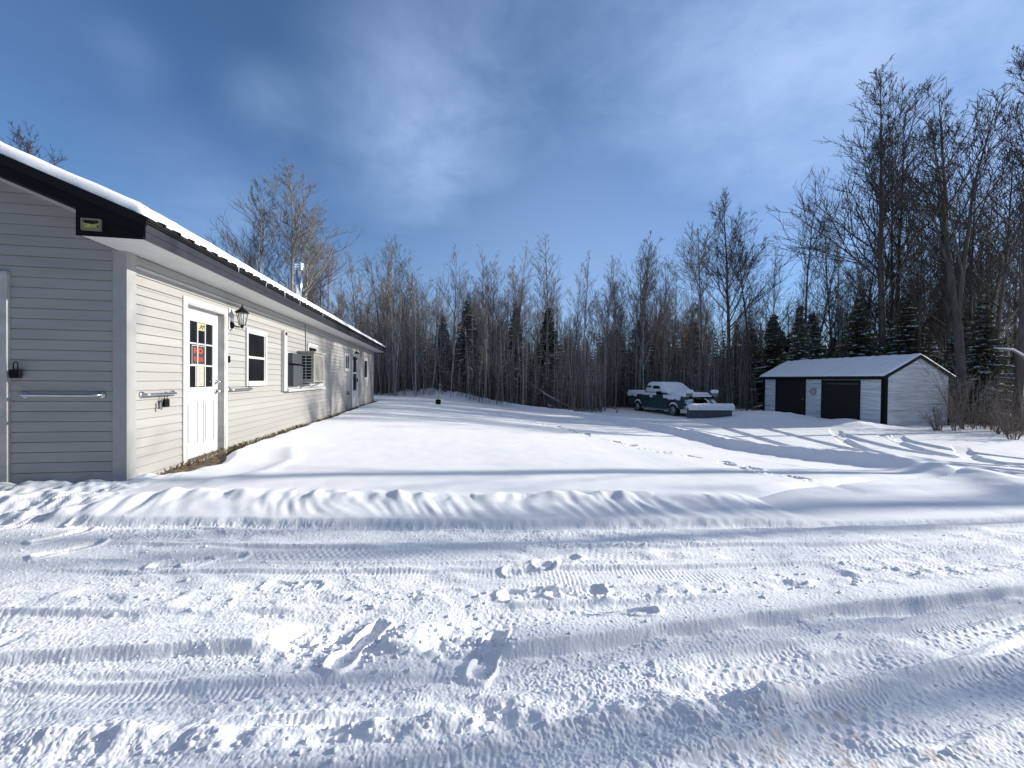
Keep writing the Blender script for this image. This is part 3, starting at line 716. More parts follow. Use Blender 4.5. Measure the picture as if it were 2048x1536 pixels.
# ---- grab bars
def grab_bar(p0, p1, out):
    b = MB(); p0 = Vector(p0); p1 = Vector(p1); out = Vector(out); ax = (p1 - p0).normalized()
    pts = [p0]; 
    for k in range(1, 7):
        a = math.pi / 2 * k / 6; pts.append(p0 + out * 0.055 * math.sin(a) * 1.0 + ax * 0.045 * (1 - math.cos(a)))
    for k in range(6, 0, -1):
        a = math.pi / 2 * k / 6; pts.append(p1 + out * 0.055 * math.sin(a) - ax * 0.045 * (1 - math.cos(a)))
    pts.append(p1); b.tube(pts, 0.0165, 12, True)
    g = b.build('grab_bar', M['galv'], house, True)
    b = MB()
    for p in (p0, p1): b.tube([p, p + out * 0.008], 0.036, 16, True)
    b.build_each('flange', M['galv'], g, smooth=True)
    return g
grab_bar((-0.862, GS - 0.018, 0.944), (-0.205, GS - 0.018, 0.944), (0, -1, 0))
grab_bar((0.018, 0.10, 0.94), (0.018, 0.60, 0.94), (1, 0, 0))
grab_bar((0.018, 1.90, 0.945), (0.018, 2.56, 0.945), (1, 0, 0))

# ---- wall lanterns
def lantern(s, z):
    b = MB(); b.box(0.012, 0.028, s - 0.075, s + 0.075, z - 0.16, z + 0.17); ro = b.build('wall_lantern', M['white'], house, bevel=0.004)
    b = MB(); b.tube([(0.028, s, z - 0.09), (0.045, s, z - 0.09), (0.055, s, z - 0.09)], [0.055, 0.052, 0.02], 14, True)
    b.tube([(0.05, s, z - 0.09), (0.10, s, z - 0.115), (0.16, s, z - 0.115), (0.175, s, z - 0.09)], 0.011, 8, True)
    c = 0.175
    b.tube([(c, s, z - 0.14), (c, s, z - 0.125), (c, s, z - 0.10), (c, s, z - 0.085)], [0.006, 0.016, 0.02, 0.045], 10, True)
    for k in range(6):
        a = math.pi / 3 * k + .2; b.tube([(c + .042 * math.cos(a), s + .042 * math.sin(a), z - .085), (c + .075 * math.cos(a), s + .075 * math.sin(a), z + .10)], 0.0055, 5)
    b.tube([(c, s, z + .10), (c, s, z + .108), (c, s, z + .155), (c, s, z + .165), (c, s, z + .195), (c, s, z + .235)], [.105, .105, .045, .03, .014, .003], 6, True)
    b.build('lantern_frame', M['black'], ro)
    b = MB(); b.tube([(c, s, z - .083), (c, s, z + .098)], [.036, .066], 6); b.build('lantern_glass', M['lamp_clear'], ro)
    b = MB(); b.tube([(c, s, z - .08), (c, s, z + .02), (c, s, z + .05)], [.014, .014, .003], 8, True); b.build('bulb', M['lamp_glass'], ro, True)
m, nt, bs = new_mat('clear_glass'); bs.inputs['Base Color'].default_value = (0.9, 0.9, 0.9, 1); bs.inputs['Roughness'].default_value = 0.05; bs.inputs['Alpha'].default_value = 0.35; M['lamp_clear'] = m
lantern(1.96, 2.03); lantern(10.45, 1.93)

# ---- padlocks / key safes hanging on the house
def hmat(n, s, z): return (HOUSE0.x + n * NX - s * NY, HOUSE0.y + n * NY + s * NX, z)
lk = empty('key_safe', hmat(0.07, 0.40, 0.925), YAW); tag(lk, 'black key safe hanging on the grab bar left of the white door', 'key safe')
b = MB(); b.box(-0.018, 0.018, -0.042, 0.042, -0.135, -0.045); b.build('body', M['black'], lk, bevel=0.006)
b = MB(); b.tube([(0, -0.022, -0.05), (0, -0.022, 0.02), (0, -0.012, 0.036), (0, 0.012, 0.036), (0, 0.022, 0.02), (0, 0.022, -0.05)], 0.0045, 8, True); b.build('shackle', M['fascia'], lk, True)
b = MB(); b.box(-0.008, 0.004, -0.085, -0.062, -0.165, -0.075); b.tube([(0, -0.073, -0.08), (0, -0.05, -0.05)], 0.003, 6, True); b.build('tag_plate', M['galv'], lk, bevel=0.003)
lk2 = empty('key_safe', hmat(-0.906, GS - 0.035, 1.2), YAW); tag(lk2, 'black key safe hanging beside the gable door on shaded siding', 'key safe')
b = MB(); b.box(-0.042, 0.042, -0.03, 0.005, -0.09, -0.005); b.box(-0.055, -0.04, -0.02, 0.0, -0.06, -0.02); b.build('body', M['black'], lk2, bevel=0.005)
b = MB(); b.tube([(-0.018, -0.012, -0.01), (-0.018, -0.012, 0.055), (-0.008, -0.012, 0.07), (0.010, -0.012, 0.07), (0.018, -0.012, 0.055), (0.018, -0.012, -0.01)], 0.0045, 8, True); b.build('shackle', M['black'], lk2, True)

# ---- cooler unit set in the wide window
ac = empty('air_conditioner', hmat(0, 4.84, 1.04), YAW); tag(ac, 'grey beige air conditioner box jutting out of the wall above a white ledge', 'air conditioner')
b = MB(); b.box(0.05, 0.37, 0.0, 0.82, 0.0, 0.66); b.build('casing', M['greybeige'], ac, bevel=0.008)
b = MB(); b.box(0.03, 0.40, -0.05, 0.86, 0.662, 0.70); b.build('hood', M['greybeige'], ac, bevel=0.004)
b = MB(); b.box(0.095, 0.31, -0.004, -0.001, 0.06, 0.60); b.build('louvre_recess', M['darkhole'], ac)
b = MB()
for k in range(9): b.box(0.095, 0.31, -0.012, -0.005, 0.06 + k * .0665, 0.072 + k * .0665)
b.box(0.196, 0.208, -0.0135, -0.0125, 0.06, 0.60); b.build('louvre', M['white'], ac)
b = MB(); b.box(0.371, 0.376, 0.06, 0.76, 0.04, 0.62); b.build('outer_panel', M['grille'], ac)
b = MB()
for r in (0.09, 0.16, 0.23, 0.27):
    b.tube([(0.381, 0.41 + r * math.cos(a * math.pi / 12), 0.33 + r * math.sin(a * math.pi / 12)) for a in range(25)], 0.006, 5)
b.build('fan_guard', M['greybeige'], ac)
b = MB(); b.tube([(0.33, 0.05, -0.01), (0.02, 0.05, -0.15)], 0.012, 6, True); b.tube([(0.33, 0.78, -0.01), (0.02, 0.78, -0.15)], 0.012, 6, True); b.box(0.05, 0.36, 0.03, 0.07, -0.02, -0.001); b.box(0.05, 0.36, 0.76, 0.80, -0.02, -0.001)
b.build_each('bracket', M['white'], ac)

# ---- dead grass along the wall
def wall_grass():
    mb = MB(); rng = random.Random(12)
    for k in range(1300):
        s = rng.uniform(0.5, 15.2)
        if rng.random() < 0.45: s = rng.choice((0.9, 1.5, 2.0, 2.2, 2.9, 3.6, 4.2, 5.0)) + rng.gauss(0, 0.22)
        if s < 0.2 or s > 15.2: continue
        n = 0.03 + abs(rng.gauss(0, 0.04)); h = rng.uniform(0.02, 0.085) * (1.3 if s < 5 else 0.8); a = rng.uniform(0, 6.3); l = rng.uniform(0.01, 0.06)
        w = 0.0022; x, y, z = hmat(n, s, 0.0); dx, dy = math.cos(a), math.sin(a)
        mb.add([(x - dy * w, y + dx * w, z), (x + dy * w, y - dx * w, z), (x + dx * l * .4, y + dy * l * .4, z + h * .7), (x + dx * l, y + dy * l, z + h)], [(0, 1, 2), (0, 2, 3)])
    for k in range(500):     # curled dead leaves
        s = rng.uniform(0.3, 15.2); n = rng.uniform(0.02, 0.32); x, y, z = hmat(n, s, 0.035); r = rng.uniform(0.012, 0.03); a = rng.uniform(0, 6.3)
        mb.add([(x + r * math.cos(a + q * 1.57), y + r * math.sin(a + q * 1.57) * .7, z + rng.uniform(-.008, .02)) for q in range(4)], [(0, 1, 2, 3)])
    o = mb.build('dry_grass', M['grass']); tag(o, 'dead grass and leaves poking up along the house wall', 'grass', None, 'stuff')
wall_grass()

# ------------------------------------------------------------------ shed
SH = Vector((16.80, 17.98, -0.74)); SA = R(9.0)
shed = empty('shed', SH, SA)         # local x = along the gable to the right, local y = along the front away
tag(shed, 'weathered white board shed with black doors and snowy roof at the forest edge', 'shed')
W_, L_, HW, HR = 3.62, 7.0, 2.27, 3.20
b = MB(); z = -0.2
while z < HW:
    z1 = min(z + 0.135, HW)
    b.quad((-0.014, 0.03, z), (-0.014, L_ - .03, z), (-0.003, L_ - .03, z1), (-0.003, 0.03, z1)); b.quad((0, .03, z), (0, L_ - .03, z), (-0.014, L_ - .03, z), (-.014, .03, z)); z = z1
b.build('wall', M['shedboard'], shed)
b = MB(); z = -0.2
def gl(zz): return 0 if zz < HW else (zz - HW) / (HR - HW) * W_ / 2
while z < HR - .02:
    z1 = min(z + 0.135, HR - .01)
    b.quad((gl(z), -0.014, z), (W_ - gl(z), -0.014, z), (W_ - gl(z1), -.003, z1), (gl(z1), -.003, z1)); b.quad((gl(z), 0, z), (W_ - gl(z), 0, z), (W_ - gl(z), -.014, z), (gl(z), -.014, z)); z = z1
b.box(W_ - .02, W_, .02, L_, -.2, HW); b.box(0.02, W_ - .02, L_ - .04, L_ - .02, -.2, HW); b.build('wall', M['shedboard'], shed)
b = MB(); b.box(-0.03, 0.13, -0.035, -0.016, -0.25, HW); b.box(-0.035, -0.016, -0.016, 0.13, -0.25, HW); b.box(W_ - .13, W_ + .03, -0.035, -0.016, -.25, HW); b.box(-0.035, -0.016, L_ - .13, L_ + .02, -.25, HW)
b.build_each('corner_trim', M['black'], shed)
sl = (HR - HW) / (W_ / 2)
def sr(x): return HW + sl * x if x < W_ / 2 else HR - sl * (x - W_ / 2)
b = MB()
for lo, hi, y0, y1 in ((0.0, 0.04, -0.10, L_ + 0.18), (-0.12, -0.002, -0.10, -0.07)):
    b.prism([(-0.16, sr(-0.16) + lo), (-0.16, sr(-0.16) + hi), (W_ / 2, HR + hi), (W_ / 2, HR + lo)], 1, y0, y1)
    b.prism([(W_ / 2, HR + lo), (W_ / 2, HR + hi), (W_ + .16, sr(W_ + .16) + hi), (W_ + .16, sr(W_ + .16) + lo)], 1, y0, y1)
b.box(-0.165, -0.145, -0.07, L_ + .18, HW - 0.20, HW - 0.085)
y = -0.1
while y < L_ + .15: b.tube([(-0.175, y, sr(-.17) + .03), (0.1, y, sr(.1) + .03)], .022, 6, True); y += 0.23
srf = b.build('roof', M['roofmetal'], shed)
def shed_snow():
    xs = np.concatenate([[-0.16, -0.155, -0.14, -0.10], np.linspace(-0.05, W_ + .05, 42), [W_ + .10, W_ + .14, W_ + .155, W_ + .16]])
    ys = np.concatenate([[-0.10, -0.095, -0.08, -0.05], np.linspace(0.0, L_ + .1, 70), [L_ + .14, L_ + .17, L_ + .18]])
    X, Y = np.meshgrid(xs, ys, indexing='ij'); rz = np.where(X < W_ / 2, HW + sl * X, HR - sl * (X - W_ / 2))
    de = np.minimum(np.minimum(X + .16, W_ + .16 - X), np.minimum(Y + .10, L_ + .18 - Y)); e = np.clip(de / .09, 0, 1)
    Z = rz + 0.04 + 0.085 * np.sqrt(np.clip(1 - (1 - e) ** 2, 0, 1)) * (1 + .2 * perlin(X * 1.1, Y * 1.1, 3)) - 0.03 * np.exp(-((X - W_ / 2) / .3) ** 2) + .012 * perlin(X * .8, Y * 2.2, 4) + .010 * np.sin(Y * 2 * math.pi / 0.46) * (e > .9)
    o = grid_object('roof_snow', X, Y, Z, M['snow']); o.parent = srf
shed_snow()
def shed_door(y0, y1, z1, round_bar):
    b = MB(); b.box(-0.034, -0.016, y0, y1, -0.15, z1); d = b.build('door', M['darkhole'], shed)
    b = MB()
    b.box(-0.040, -0.0345, y0 - .05, y0, -.15, z1 + .05); b.box(-0.040, -0.0345, y1, y1 + .05, -.15, z1 + .05); b.box(-.040, -.0345, y0, y1, z1, z1 + .05)
    b.build('door_frame', M['black'], d)
    b = MB()
    if round_bar: b.box(-0.060, -0.036, y0 + .08, y1 - .25, z1 - .16, z1 - .11); b.build('header_rail', M['plow'], d)
    else:
        b.tube([(-0.034, y0 + .12, 1.0), (-0.09, y0 + .12, 1.0)], .04, 10, True); b.build('handle', M['plowedge'], d, True)
shed_door(1.10, 3.02, 1.99, True); shed_door(4.04, 6.0, 2.02, False)
b = MB(); b.tube([(-0.016, 3.53, 1.42), (-0.04, 3.53, 1.42)], 0.17, 28, True); dp = b.build('round_plaque', M['disc'], shed)
b = MB(); b.tube([(-0.045, 3.53 + .165 * math.cos(a * math.pi / 14), 1.42 + .165 * math.sin(a * math.pi / 14)) for a in range(29)], 0.018, 6); b.build('rim', M['grille'], dp, True)

# ------------------------------------------------------------------ pickup with plough
TX, TY = 9.45, 24.35
truck = empty('pickup_truck', (TX, TY, gz(TX, TY) - 0.03), math.atan2(-0.966, 0.26))
tag(truck, 'dark teal pickup truck caked in snow with a plough blade on its front', 'pickup truck')
def arch(cx, cz, r, n=12): return [(cx - r * math.cos(math.pi * k / n), cz + r * math.sin(math.pi * k / n)) for k in range(n + 1)]
prof = [(-2.78, 0.62)] + [(-2.30, 0.56)] + arch(-1.75, 0.48, 0.50) + [(-1.2, 0.46), (1.2, 0.46)] + arch(1.78, 0.48, 0.50) + [(2.34, 0.52), (2.72, 0.55), (2.80, 0.78), (2.78, 1.08), (2.66, 1.20), (1.25, 1.30), (-0.95, 1.30), (-0.96, 1.27), (-2.80, 1.27), (-2.82, 0.9)]
b = MB(); b.prism(prof, 1, -0.95, 0.95); body = b.build('body', M['truck'], truck, bevel=0.035)
b = MB(); b.prism([(-2.70, 1.271), (-1.02, 1.271), (-1.02, 1.275), (-2.70, 1.275)], 1, -0.8, 0.8)
lo = [(-0.98, 1.28), (1.30, 1.28)]; 
def loft(mb, x0, x1, y, z0, X0, X1, Y, z1):
    mb.add([(x0, -y, z0), (x1, -y, z0), (x1, y, z0), (x0, y, z0), (X0, -Y, z1), (X1, -Y, z1), (X1, Y, z1), (X0, Y, z1)], [(0, 3, 2, 1), (4, 5, 6, 7), (0, 1, 5, 4), (1, 2, 6, 5), (2, 3, 7, 6), (3, 0, 4, 7)])
loft(b, -0.98, 1.28, 0.90, 1.29, -0.82, 0.42, 0.72, 1.86); b.build('cab', M['truck'], truck, bevel=0.06)
# side windows peeping out of the snow
def side_pane(x0, x1, z0, z1, slant, y0=-0.955):
    def yy(z): return -(1.005 - (z - 1.3) * 0.25)
    b = MB(); b.add([(x0, yy(z0) , z0), (x1 + slant, yy(z0), z0), (x1, yy(z1), z1), (x0 + .03, yy(z1), z1)], [(0, 1, 2, 3)])
    b.add([(x0, yy(z0) + .03, z0), (x1 + slant, yy(z0) + .03, z0), (x1, yy(z1) + .03, z1), (x0 + .03, yy(z1) + .03, z1)], [(3, 2, 1, 0)])
    return b
side_pane(-0.72, -0.30, 1.66, 1.76, 0.02).build('window', M['glass'], truck); side_pane(-0.10, 0.45, 1.60, 1.76, 0.18).build('window', M['glass'], truck)
def wheel(x, sy):
    b = MB(); y0, y1 = sy * 0.68, sy * 0.93
    b.tube([(x, y0, .39), (x, y0 + sy * .03, .39), (x, y1 - sy * .03, .39), (x, y1, .39), (x, y1 - sy * .01, .39)], [.33, .39, .39, .35, .24], 28, True); w = b.build('wheel', M['rubber'], truck, True)
    b = MB(); b.tube([(x, y1 - sy * .05, .39), (x, y1 + sy * .004, .39), (x, y1 + sy * .012, .39), (x, y1 - sy * .01, .39)], [.23, .235, .20, .05], 20, True); b.build('rim', M['chrome'], w, True)
for x in (-1.75, 1.78):
    for sy in (-1, 1): wheel(x, sy)
b = MB()
for x in (-1.75, 1.78):      # snow packed over the tyres
    b.tube([(x + .40 * math.cos(a), -0.86, .42 + .40 * math.sin(a)) for a in [R(q) for q in range(25, 156, 13)]], [.02, .04, .06, .065, .07, .07, .07, .065, .05, .04, .02], 7, True)
b.build_each('wheel_snow', M['snow'], truck, smooth=True)
b = MB(); b.box(-1.15, 1.2, -0.985, -0.80, 0.36, 0.44); b.build('running_board', M['chrome'], truck, bevel=0.01)
b = MB(); b.box(2.70, 2.92, -0.94, 0.94, 0.50, 0.74); b.build('bumper', M['chrome'], truck, bevel=0.03)
b = MB(); b.box(2.78, 2.815, -0.55, 0.55, 0.80, 1.06); b.build('grille', M['black'], truck)
for sy in (-1, 1):
    b = MB(); b.box(2.74, 2.81, sy * 0.75 - .16, sy * 0.75 + .16, 0.82, 1.05); b.build('headlight', M['lamp_glass'], truck, bevel=0.02)
    b = MB(); b.box(2.80, 2.83, sy * 0.48 - .07, sy * .48 + .07, 0.86, .98); b.build('marker_lamp', M['amber'], truck)
b = MB(); b.box(0.62, 0.80, -1.19, -0.96, 1.26, 1.44); b.build('mirror', M['black'], truck, bevel=0.02)
def door_line(x): 
    b = MB(); b.box(x, x + .012, -0.9535, -0.9505, 0.55, 1.22); return b
dl = door_line(-0.42); dl.add(door_line(0.98).v, [(0, 3, 2, 1), (4, 5, 6, 7), (0, 1, 5, 4), (1, 2, 6, 5), (2, 3, 7, 6), (3, 0, 4, 7)]); dl.build_each('door_seam', M['black'], truck)
# snow on the truck
b = MB(); loft(b, -1.03, 1.62, 0.955, 1.30, -0.90, 0.50, 0.78, 2.0)
sc = b.build('cab_snow', M['snow'], truck, True, bevel=0.22)
b = MB(); loft(b, 1.15, 2.74, 0.93, 1.19, 1.15, 2.60, 0.78, 1.44); b.build('hood_snow', M['snow'], truck, True, bevel=0.07)
b = MB(); loft(b, -2.84, -0.98, 0.985, 1.22, -2.82, -0.98, 0.95, 1.43); b.build('bed_snow', M['snow'], truck, True, bevel=0.06)
b = MB(); rng = random.Random(4)       # ragged lower edge hanging over the side
def ragged(x0, x1, zt, zb, var, y=-0.985):
    xs = np.linspace(x0, x1, 16); top = [(x, zt) for x in xs]; bot = [(x, zb + rng.uniform(-var, var)) for x in xs[::-1]]
    b.prism(top + bot, 1, y, y + 0.06)
ragged(-2.84, -1.75, 1.30, 1.08, 0.05); ragged(-1.75, -0.95, 1.30, 1.20, 0.03); ragged(-0.95, 0.4, 1.34, 1.20, 0.04); ragged(-0.3, -0.05, 1.3, 1.07, 0.03); ragged(1.0, 2.5, 1.26, 1.04, 0.05)
b.build('side_snow', M['snow'], truck, False, bevel=0.012)
b = MB(); b.prism([(-0.85, .80), (-.38, .80), (-.40, 1.05), (-.62, 1.10), (-.80, 1.02)], 0, 2.80, 2.86); b.box(2.90, 2.96, -.95, -.45, .52, .74); b.build_each('front_snow', M['snow'], truck, smooth=True, bevel=0.03)
# plough
PB = Matrix.Translation((3.55, 0.08, -0.05)) @ Matrix.Rotation(R(-10), 4, 'Z')
def tr(mb, Mx): mb.v = [tuple(Mx @ Vector(p)) for p in mb.v]; return mb
b = MB(); cs = [(0.28 + 0.24 * math.cos(a) - 0.24, 0.42 - 0.40 * math.sin(a)) for a in [R(q) for q in range(-75, 80, 14)]]
cs = [(-0.10 + 0.20 * ((k - 6) / 6) ** 2, 0.04 + 0.72 * k / 12) for k in range(13)]
n = len(cs)
b.prism(cs + [(x - .03, z) for x, z in cs[::-1]], 1, -1.25, 1.25)
bl = tr(b, PB).build('plow_blade', M['plow'], truck)
b = MB(); b.box(0.10, 0.125, -1.25, 1.25, -0.02, 0.16); tr(b, PB).build('cutting_edge', M['plowedge'], bl)
b = MB()
for y in np.linspace(-1.15, 1.15, 7): b.prism([(x - .032, z) for x, z in cs] + [(-.22, .70), (-.24, .1)], 1, y - .012, y + .012)
tr(b, PB).build_each('rib', M['plow'], bl)
ys = np.linspace(-1.3, 1.3, 40)
b = MB(); rng = random.Random(8)
b.tube([(0.04 + rng.uniform(-.012, .012), y, 0.80 + rng.uniform(-.012, .012)) for y in ys], [0.05 + 0.10 * min(1, min(k, 39 - k) / 2.0) + rng.uniform(-.01, .01) for k in range(40)], 14, True)
b.box(0.02, .16, -1.24, 1.24, 0.60, 0.80)
tr(b, PB).build('blade_snow', M['snow'], bl, True, bevel=0.03)
b = MB()
for sy in (-1, 1):
    b.tube([(2.85, sy * .42, .42), (3.40, sy * .08, .38)], .05, 8, True); b.tube([(2.95, sy * .40, .45), (2.95, sy * .40, 1.22)], .045, 8, True)
b.tube([(2.95, -.75, 1.20), (2.95, .75, 1.20)], .045, 8, True); b.tube([(2.95, 0, 1.15), (3.30, 0, 1.02), (3.45, 0, .55)], .045, 8, True); b.tube([(2.98, .42, .95), (3.35, .5, .5)], .04, 8, True); b.tube([(2.98, -.42, .95), (3.35, -.5, .5)], .04, 8, True)
b.build('plow_frame', M['black'], truck)
b = MB(); b.tube([(2.98, .16, 1.10), (3.12, .25, .98), (3.22, .3, .80)], [.05, .09, .05], 8, True); b.tube([(3.0, .62, 1.05), (3.12, .68, .9), (3.14, .7, .7)], [.06, .11, .08], 8, True); b.tube([(2.97, -.6, 1.26), (2.97, .6, 1.26)], .06, 8, True); b.build_each('frame_snow', M['snow'], truck, smooth=True)
for sy in (-1, 1):
    b = MB(); b.box(2.92, 3.08, sy * .80 - .15, sy * .80 + .15, 1.24, 1.42); pl = b.build('plow_light', M['grille'], truck, bevel=0.03)
    b = MB(); b.box(2.87, 3.11, sy * .80 - .20, sy * .80 + .20, 1.40, 1.60); b.build('light_snow', M['snow'], pl, True, bevel=0.07)

# ------------------------------------------------------------------ trees
def wander(rng, p, d, L, n, curl, up):
    pts = [p.copy()]; d = d.normalized()
    for k in range(n):
        d = (d + Vector((rng.gauss(0, curl), rng.gauss(0, curl), rng.gauss(0, curl) + up))).normalized()
        p = p + d * (L / n); pts.append(p.copy())
    return pts, d

def bare_tree(seed, H=10.0, r0=0.11, crown=0.35, spread=0.34, ang=42, n1=26, n2=7, n3=5, n4=0, leaders=1, lean=0.0, rmin=0.006, curl=0.045, up=0.05, side=7):
    rng = random.Random(seed); T = MB(); C = MB()
    def child_pts(pts, t):
        f = t * (len(pts) - 1); i = min(int(f), len(pts) - 2); g = f - i
        return pts[i].lerp(pts[i + 1], g), (pts[i + 1] - pts[i]).normalized()
    def rnd_dir(d, a):
        u = d.orthogonal().normalized(); w = d.cross(u); az = rng.uniform(0, 2 * math.pi)
        return (d * math.cos(a) + (u * math.cos(az) + w * math.sin(az)) * math.sin(a)).normalized()
    def sub(pts, r, L, level):
        cnt = {2: n2, 3: n3, 4: n4}.get(level, 0)
        if level == 2: cnt = max(2, int(round(n2 * min(1.15, (L / (H * spread * 0.72)) ** 0.9))))
        for k in range(cnt):
            t = rng.uniform(0.15, 1.0); p, d = child_pts(pts, t)
            l = L * rng.uniform(0.34, 0.74) * (1.15 - 0.60 * t)
            rr = max(rmin, r * (0.55 - 0.2 * t))
            dd = rnd_dir(d, R(rng.uniform(20, 46)))
            q, _ = wander(rng, p, dd, l, 3 if level < 4 else 2, curl * 1.2, up * 1.5)
            C.tube(q, [rr * (1 - 0.6 * i / (len(q) - 1)) for i in range(len(q))], 3)
            sub(q, rr, l, level + 1)
    def stem(p, d, L, r, top_frac, cr, nb):
        pts, _ = wander(rng, p, d, L, 12, 0.017, 0.02)
        T.tube(pts, [max(rmin, r * (1 - (i / 12) ** 1.1 * 0.93)) for i in range(13)], side)
        for k in range(nb):
            t = cr + (1 - cr) * ((k + rng.random()) / nb) ** 0.9; t = min(t, 0.985)
            q, dd = child_pts(pts, t)
            l = H * spread * (1.05 - 0.85 * ((t - cr) / (1 - cr))) * rng.uniform(0.6, 1.15)
            if t < cr + 0.08 and rng.random() < 0.5: l *= 0.5
            rr = max(rmin * 1.3, r * (1 - t) * 0.42 + 0.006)
            a = R(ang + rng.gauss(0, 9) - 14 * (t - cr))
            bp, _ = wander(rng, q, rnd_dir(dd, a), l, 5, curl, up)
            T.tube(bp, [rr * (1 - 0.75 * i / 5) for i in range(6)], 5 if rr > 0.02 else 4)
            sub(bp, rr, l, 2)
    base_d = Vector((lean, 0, 1))
    if leaders == 1: stem(Vector((0, 0, -0.3)), base_d, H + .3, r0, 1, crown, n1)
    else:
        fork = H * rng.uniform(0.08, 0.30)
        tp, d = wander(rng, Vector((0, 0, -0.3)), base_d, fork + .3, 4, 0.012, 0.0); T.tube(tp, [r0 * 1.15, r0 * 1.08, r0 * 1.04, r0, r0], side)
        for k in range(leaders):
            a = 2 * math.pi * k / leaders + rng.uniform(-.4, .4); dd = (d + Vector((math.cos(a), math.sin(a), 0)) * rng.uniform(.05, .11)).normalized()
            stem(tp[-1], dd, (H - fork) * (1 if k == 0 else rng.uniform(.78, .97)), r0 * (.78 if k == 0 else .62), 1, max(0.15, crown - 0.12), max(8, n1 // leaders + 3))
    # knobs where dead stubs stand on the lower stem
    return T.mesh('trunk', True), C.mesh('crown', False)

def spruce_tree(seed, H=7.0, rad=1.5, snow=0.35):
    rng = random.Random(seed); T = MB(); N = MB(); Sn = MB()
    T.tube([(0, 0, -0.3), (0.02, 0, H * .5), (0, 0, H)], [H * .012, H * .008, 0.006], 6)
    z = 0.25
    while z < H - 0.1:
        t = z / H; L0 = rad * (1 - t) ** 1.05 * (0.75 + 0.25 * min(1, t * 6)); nb = rng.randint(6, 9)
        for k in range(nb):
            if rng.random() < 0.16: continue
            a = 2 * math.pi * (k + rng.random()) / nb; L = L0 * rng.uniform(0.5, 1.25) + 0.05; ca, sa = math.cos(a), math.sin(a); droop = rng.uniform(0.18, 0.42) * (1 - t * .7)
            zz = z + rng.uniform(-.08, .08); m = max(3, int(L / 0.16)); pr = None
            for i in range(m + 1):
                f = i / m; r = L * f; h = zz + 0.10 * L * f - droop * L * f * f * 1.0 + 0.12 * L * max(0, f - .7); w = (0.05 + 0.16 * L ** .5) * (1 - f) ** .6 * rng.uniform(.7, 1.2) + 0.012
                c = (ca * r, sa * r, h)
                if pr:
                    (pc, pw) = pr; dz = rng.uniform(-.05, .01)
                    N.add([(pc[0] - sa * pw, pc[1] + ca * pw, pc[2] - .05 * pw / .1), (pc[0], pc[1], pc[2] + .01), (pc[0] + sa * pw, pc[1] - ca * pw, pc[2] - .05 * pw / .1), (c[0] + sa * w, c[1] - ca * w, c[2] - .06 * w / .1 + dz), (c[0], c[1], c[2] + .01), (c[0] - sa * w, c[1] + ca * w, c[2] - .06 * w / .1 + dz)],
                          [(0, 1, 4, 5), (1, 2, 3, 4)])
                    for sgn in (-1, 1):     # hanging side sprays
                        l2 = w * rng.uniform(1.0, 1.9) + .05; e = (c[0] - sgn * sa * l2 + ca * l2 * .55, c[1] + sgn * ca * l2 + sa * l2 * .55, c[2] - rng.uniform(.04, .16))
                        N.add([pc, c, e, (e[0] - ca * .03, e[1] - sa * .03, e[2] - rng.uniform(.04, .10))], [(0, 1, 2), (0, 2, 3)])
                    if rng.random() < snow and f > .3:
                        ws = min(w, pw) * rng.uniform(.7, 1.4); o = .028
                        Sn.add([(pc[0] - sa * ws, pc[1] + ca * ws, pc[2] + o - .03), (pc[0] + sa * ws, pc[1] - ca * ws, pc[2] + o - .03), (c[0] + sa * ws * .7, c[1] - ca * ws * .7, c[2] + o - .03), (c[0] - sa * ws * .7, c[1] + ca * ws * .7, c[2] + o - .03), ((pc[0] + c[0]) / 2, (pc[1] + c[1]) / 2, (pc[2] + c[2]) / 2 + o + .02)],
                               [(0, 1, 4), (1, 2, 4), (2, 3, 4), (3, 0, 4)])
                pr = (c, w)
        z += 0.16 + 0.10 * (1 - t) * rng.random()
    return T.mesh('trunk', True), N.mesh('foliage'), Sn.mesh('branch_snow')

POOL = {}
def pool_bare(key, **kw):
    T, C = bare_tree(**kw); POOL[key] = [('trunk', T, 'bark'), ('crown', C, 'twig')]; POOL[key + '_h'] = kw.get('H', 10.0)
# slender forest maples and poplars
for i in range(6):
    pool_bare('slim%d' % i, seed=20 + i, H=10, r0=0.062 + .010 * (i % 3), crown=0.24 + .06 * (i % 3), spread=0.29 + .03 * (i % 3), ang=30 + 4 * (i % 3), n1=27, n2=7, n3=4, rmin=0.0072, up=0.06, side=6)
for i in range(3):
    pool_bare('pole%d' % i, seed=40 + i, H=9, r0=0.040, crown=0.36, spread=0.18, ang=32, n1=18, n2=6, n3=3, rmin=0.006, up=0.08, side=5)
for i in range(3):
    pool_bare('fork%d' % i, seed=50 + i, H=11, r0=0.095, crown=0.32, spread=0.31, ang=33, n1=30, n2=8, n3=5, n4=1, leaders=2 + (i == 2), rmin=0.0075, up=0.06)
for i in range(3):
    pool_bare('wide%d' % i, seed=60 + i, H=16, r0=0.155, crown=0.36, spread=0.34, ang=34, n1=34, n2=9, n3=6, n4=2, rmin=0.0095, up=0.075, side=8)
for i in range(2):
    pool_bare('snag%d' % i, seed=90 + i, H=12, r0=0.135 + .03 * i, crown=0.66, spread=0.12, ang=45, n1=10, n2=3, n3=2, rmin=0.008, up=0.05, leaders=1 + i)
for i in range(2):
    pool_bare('high%d' % i, seed=70 + i, H=12, r0=0.10, crown=0.56, spread=0.30, ang=38, n1=22, n2=8, n3=6, n4=1, rmin=0.0085, up=0.06)
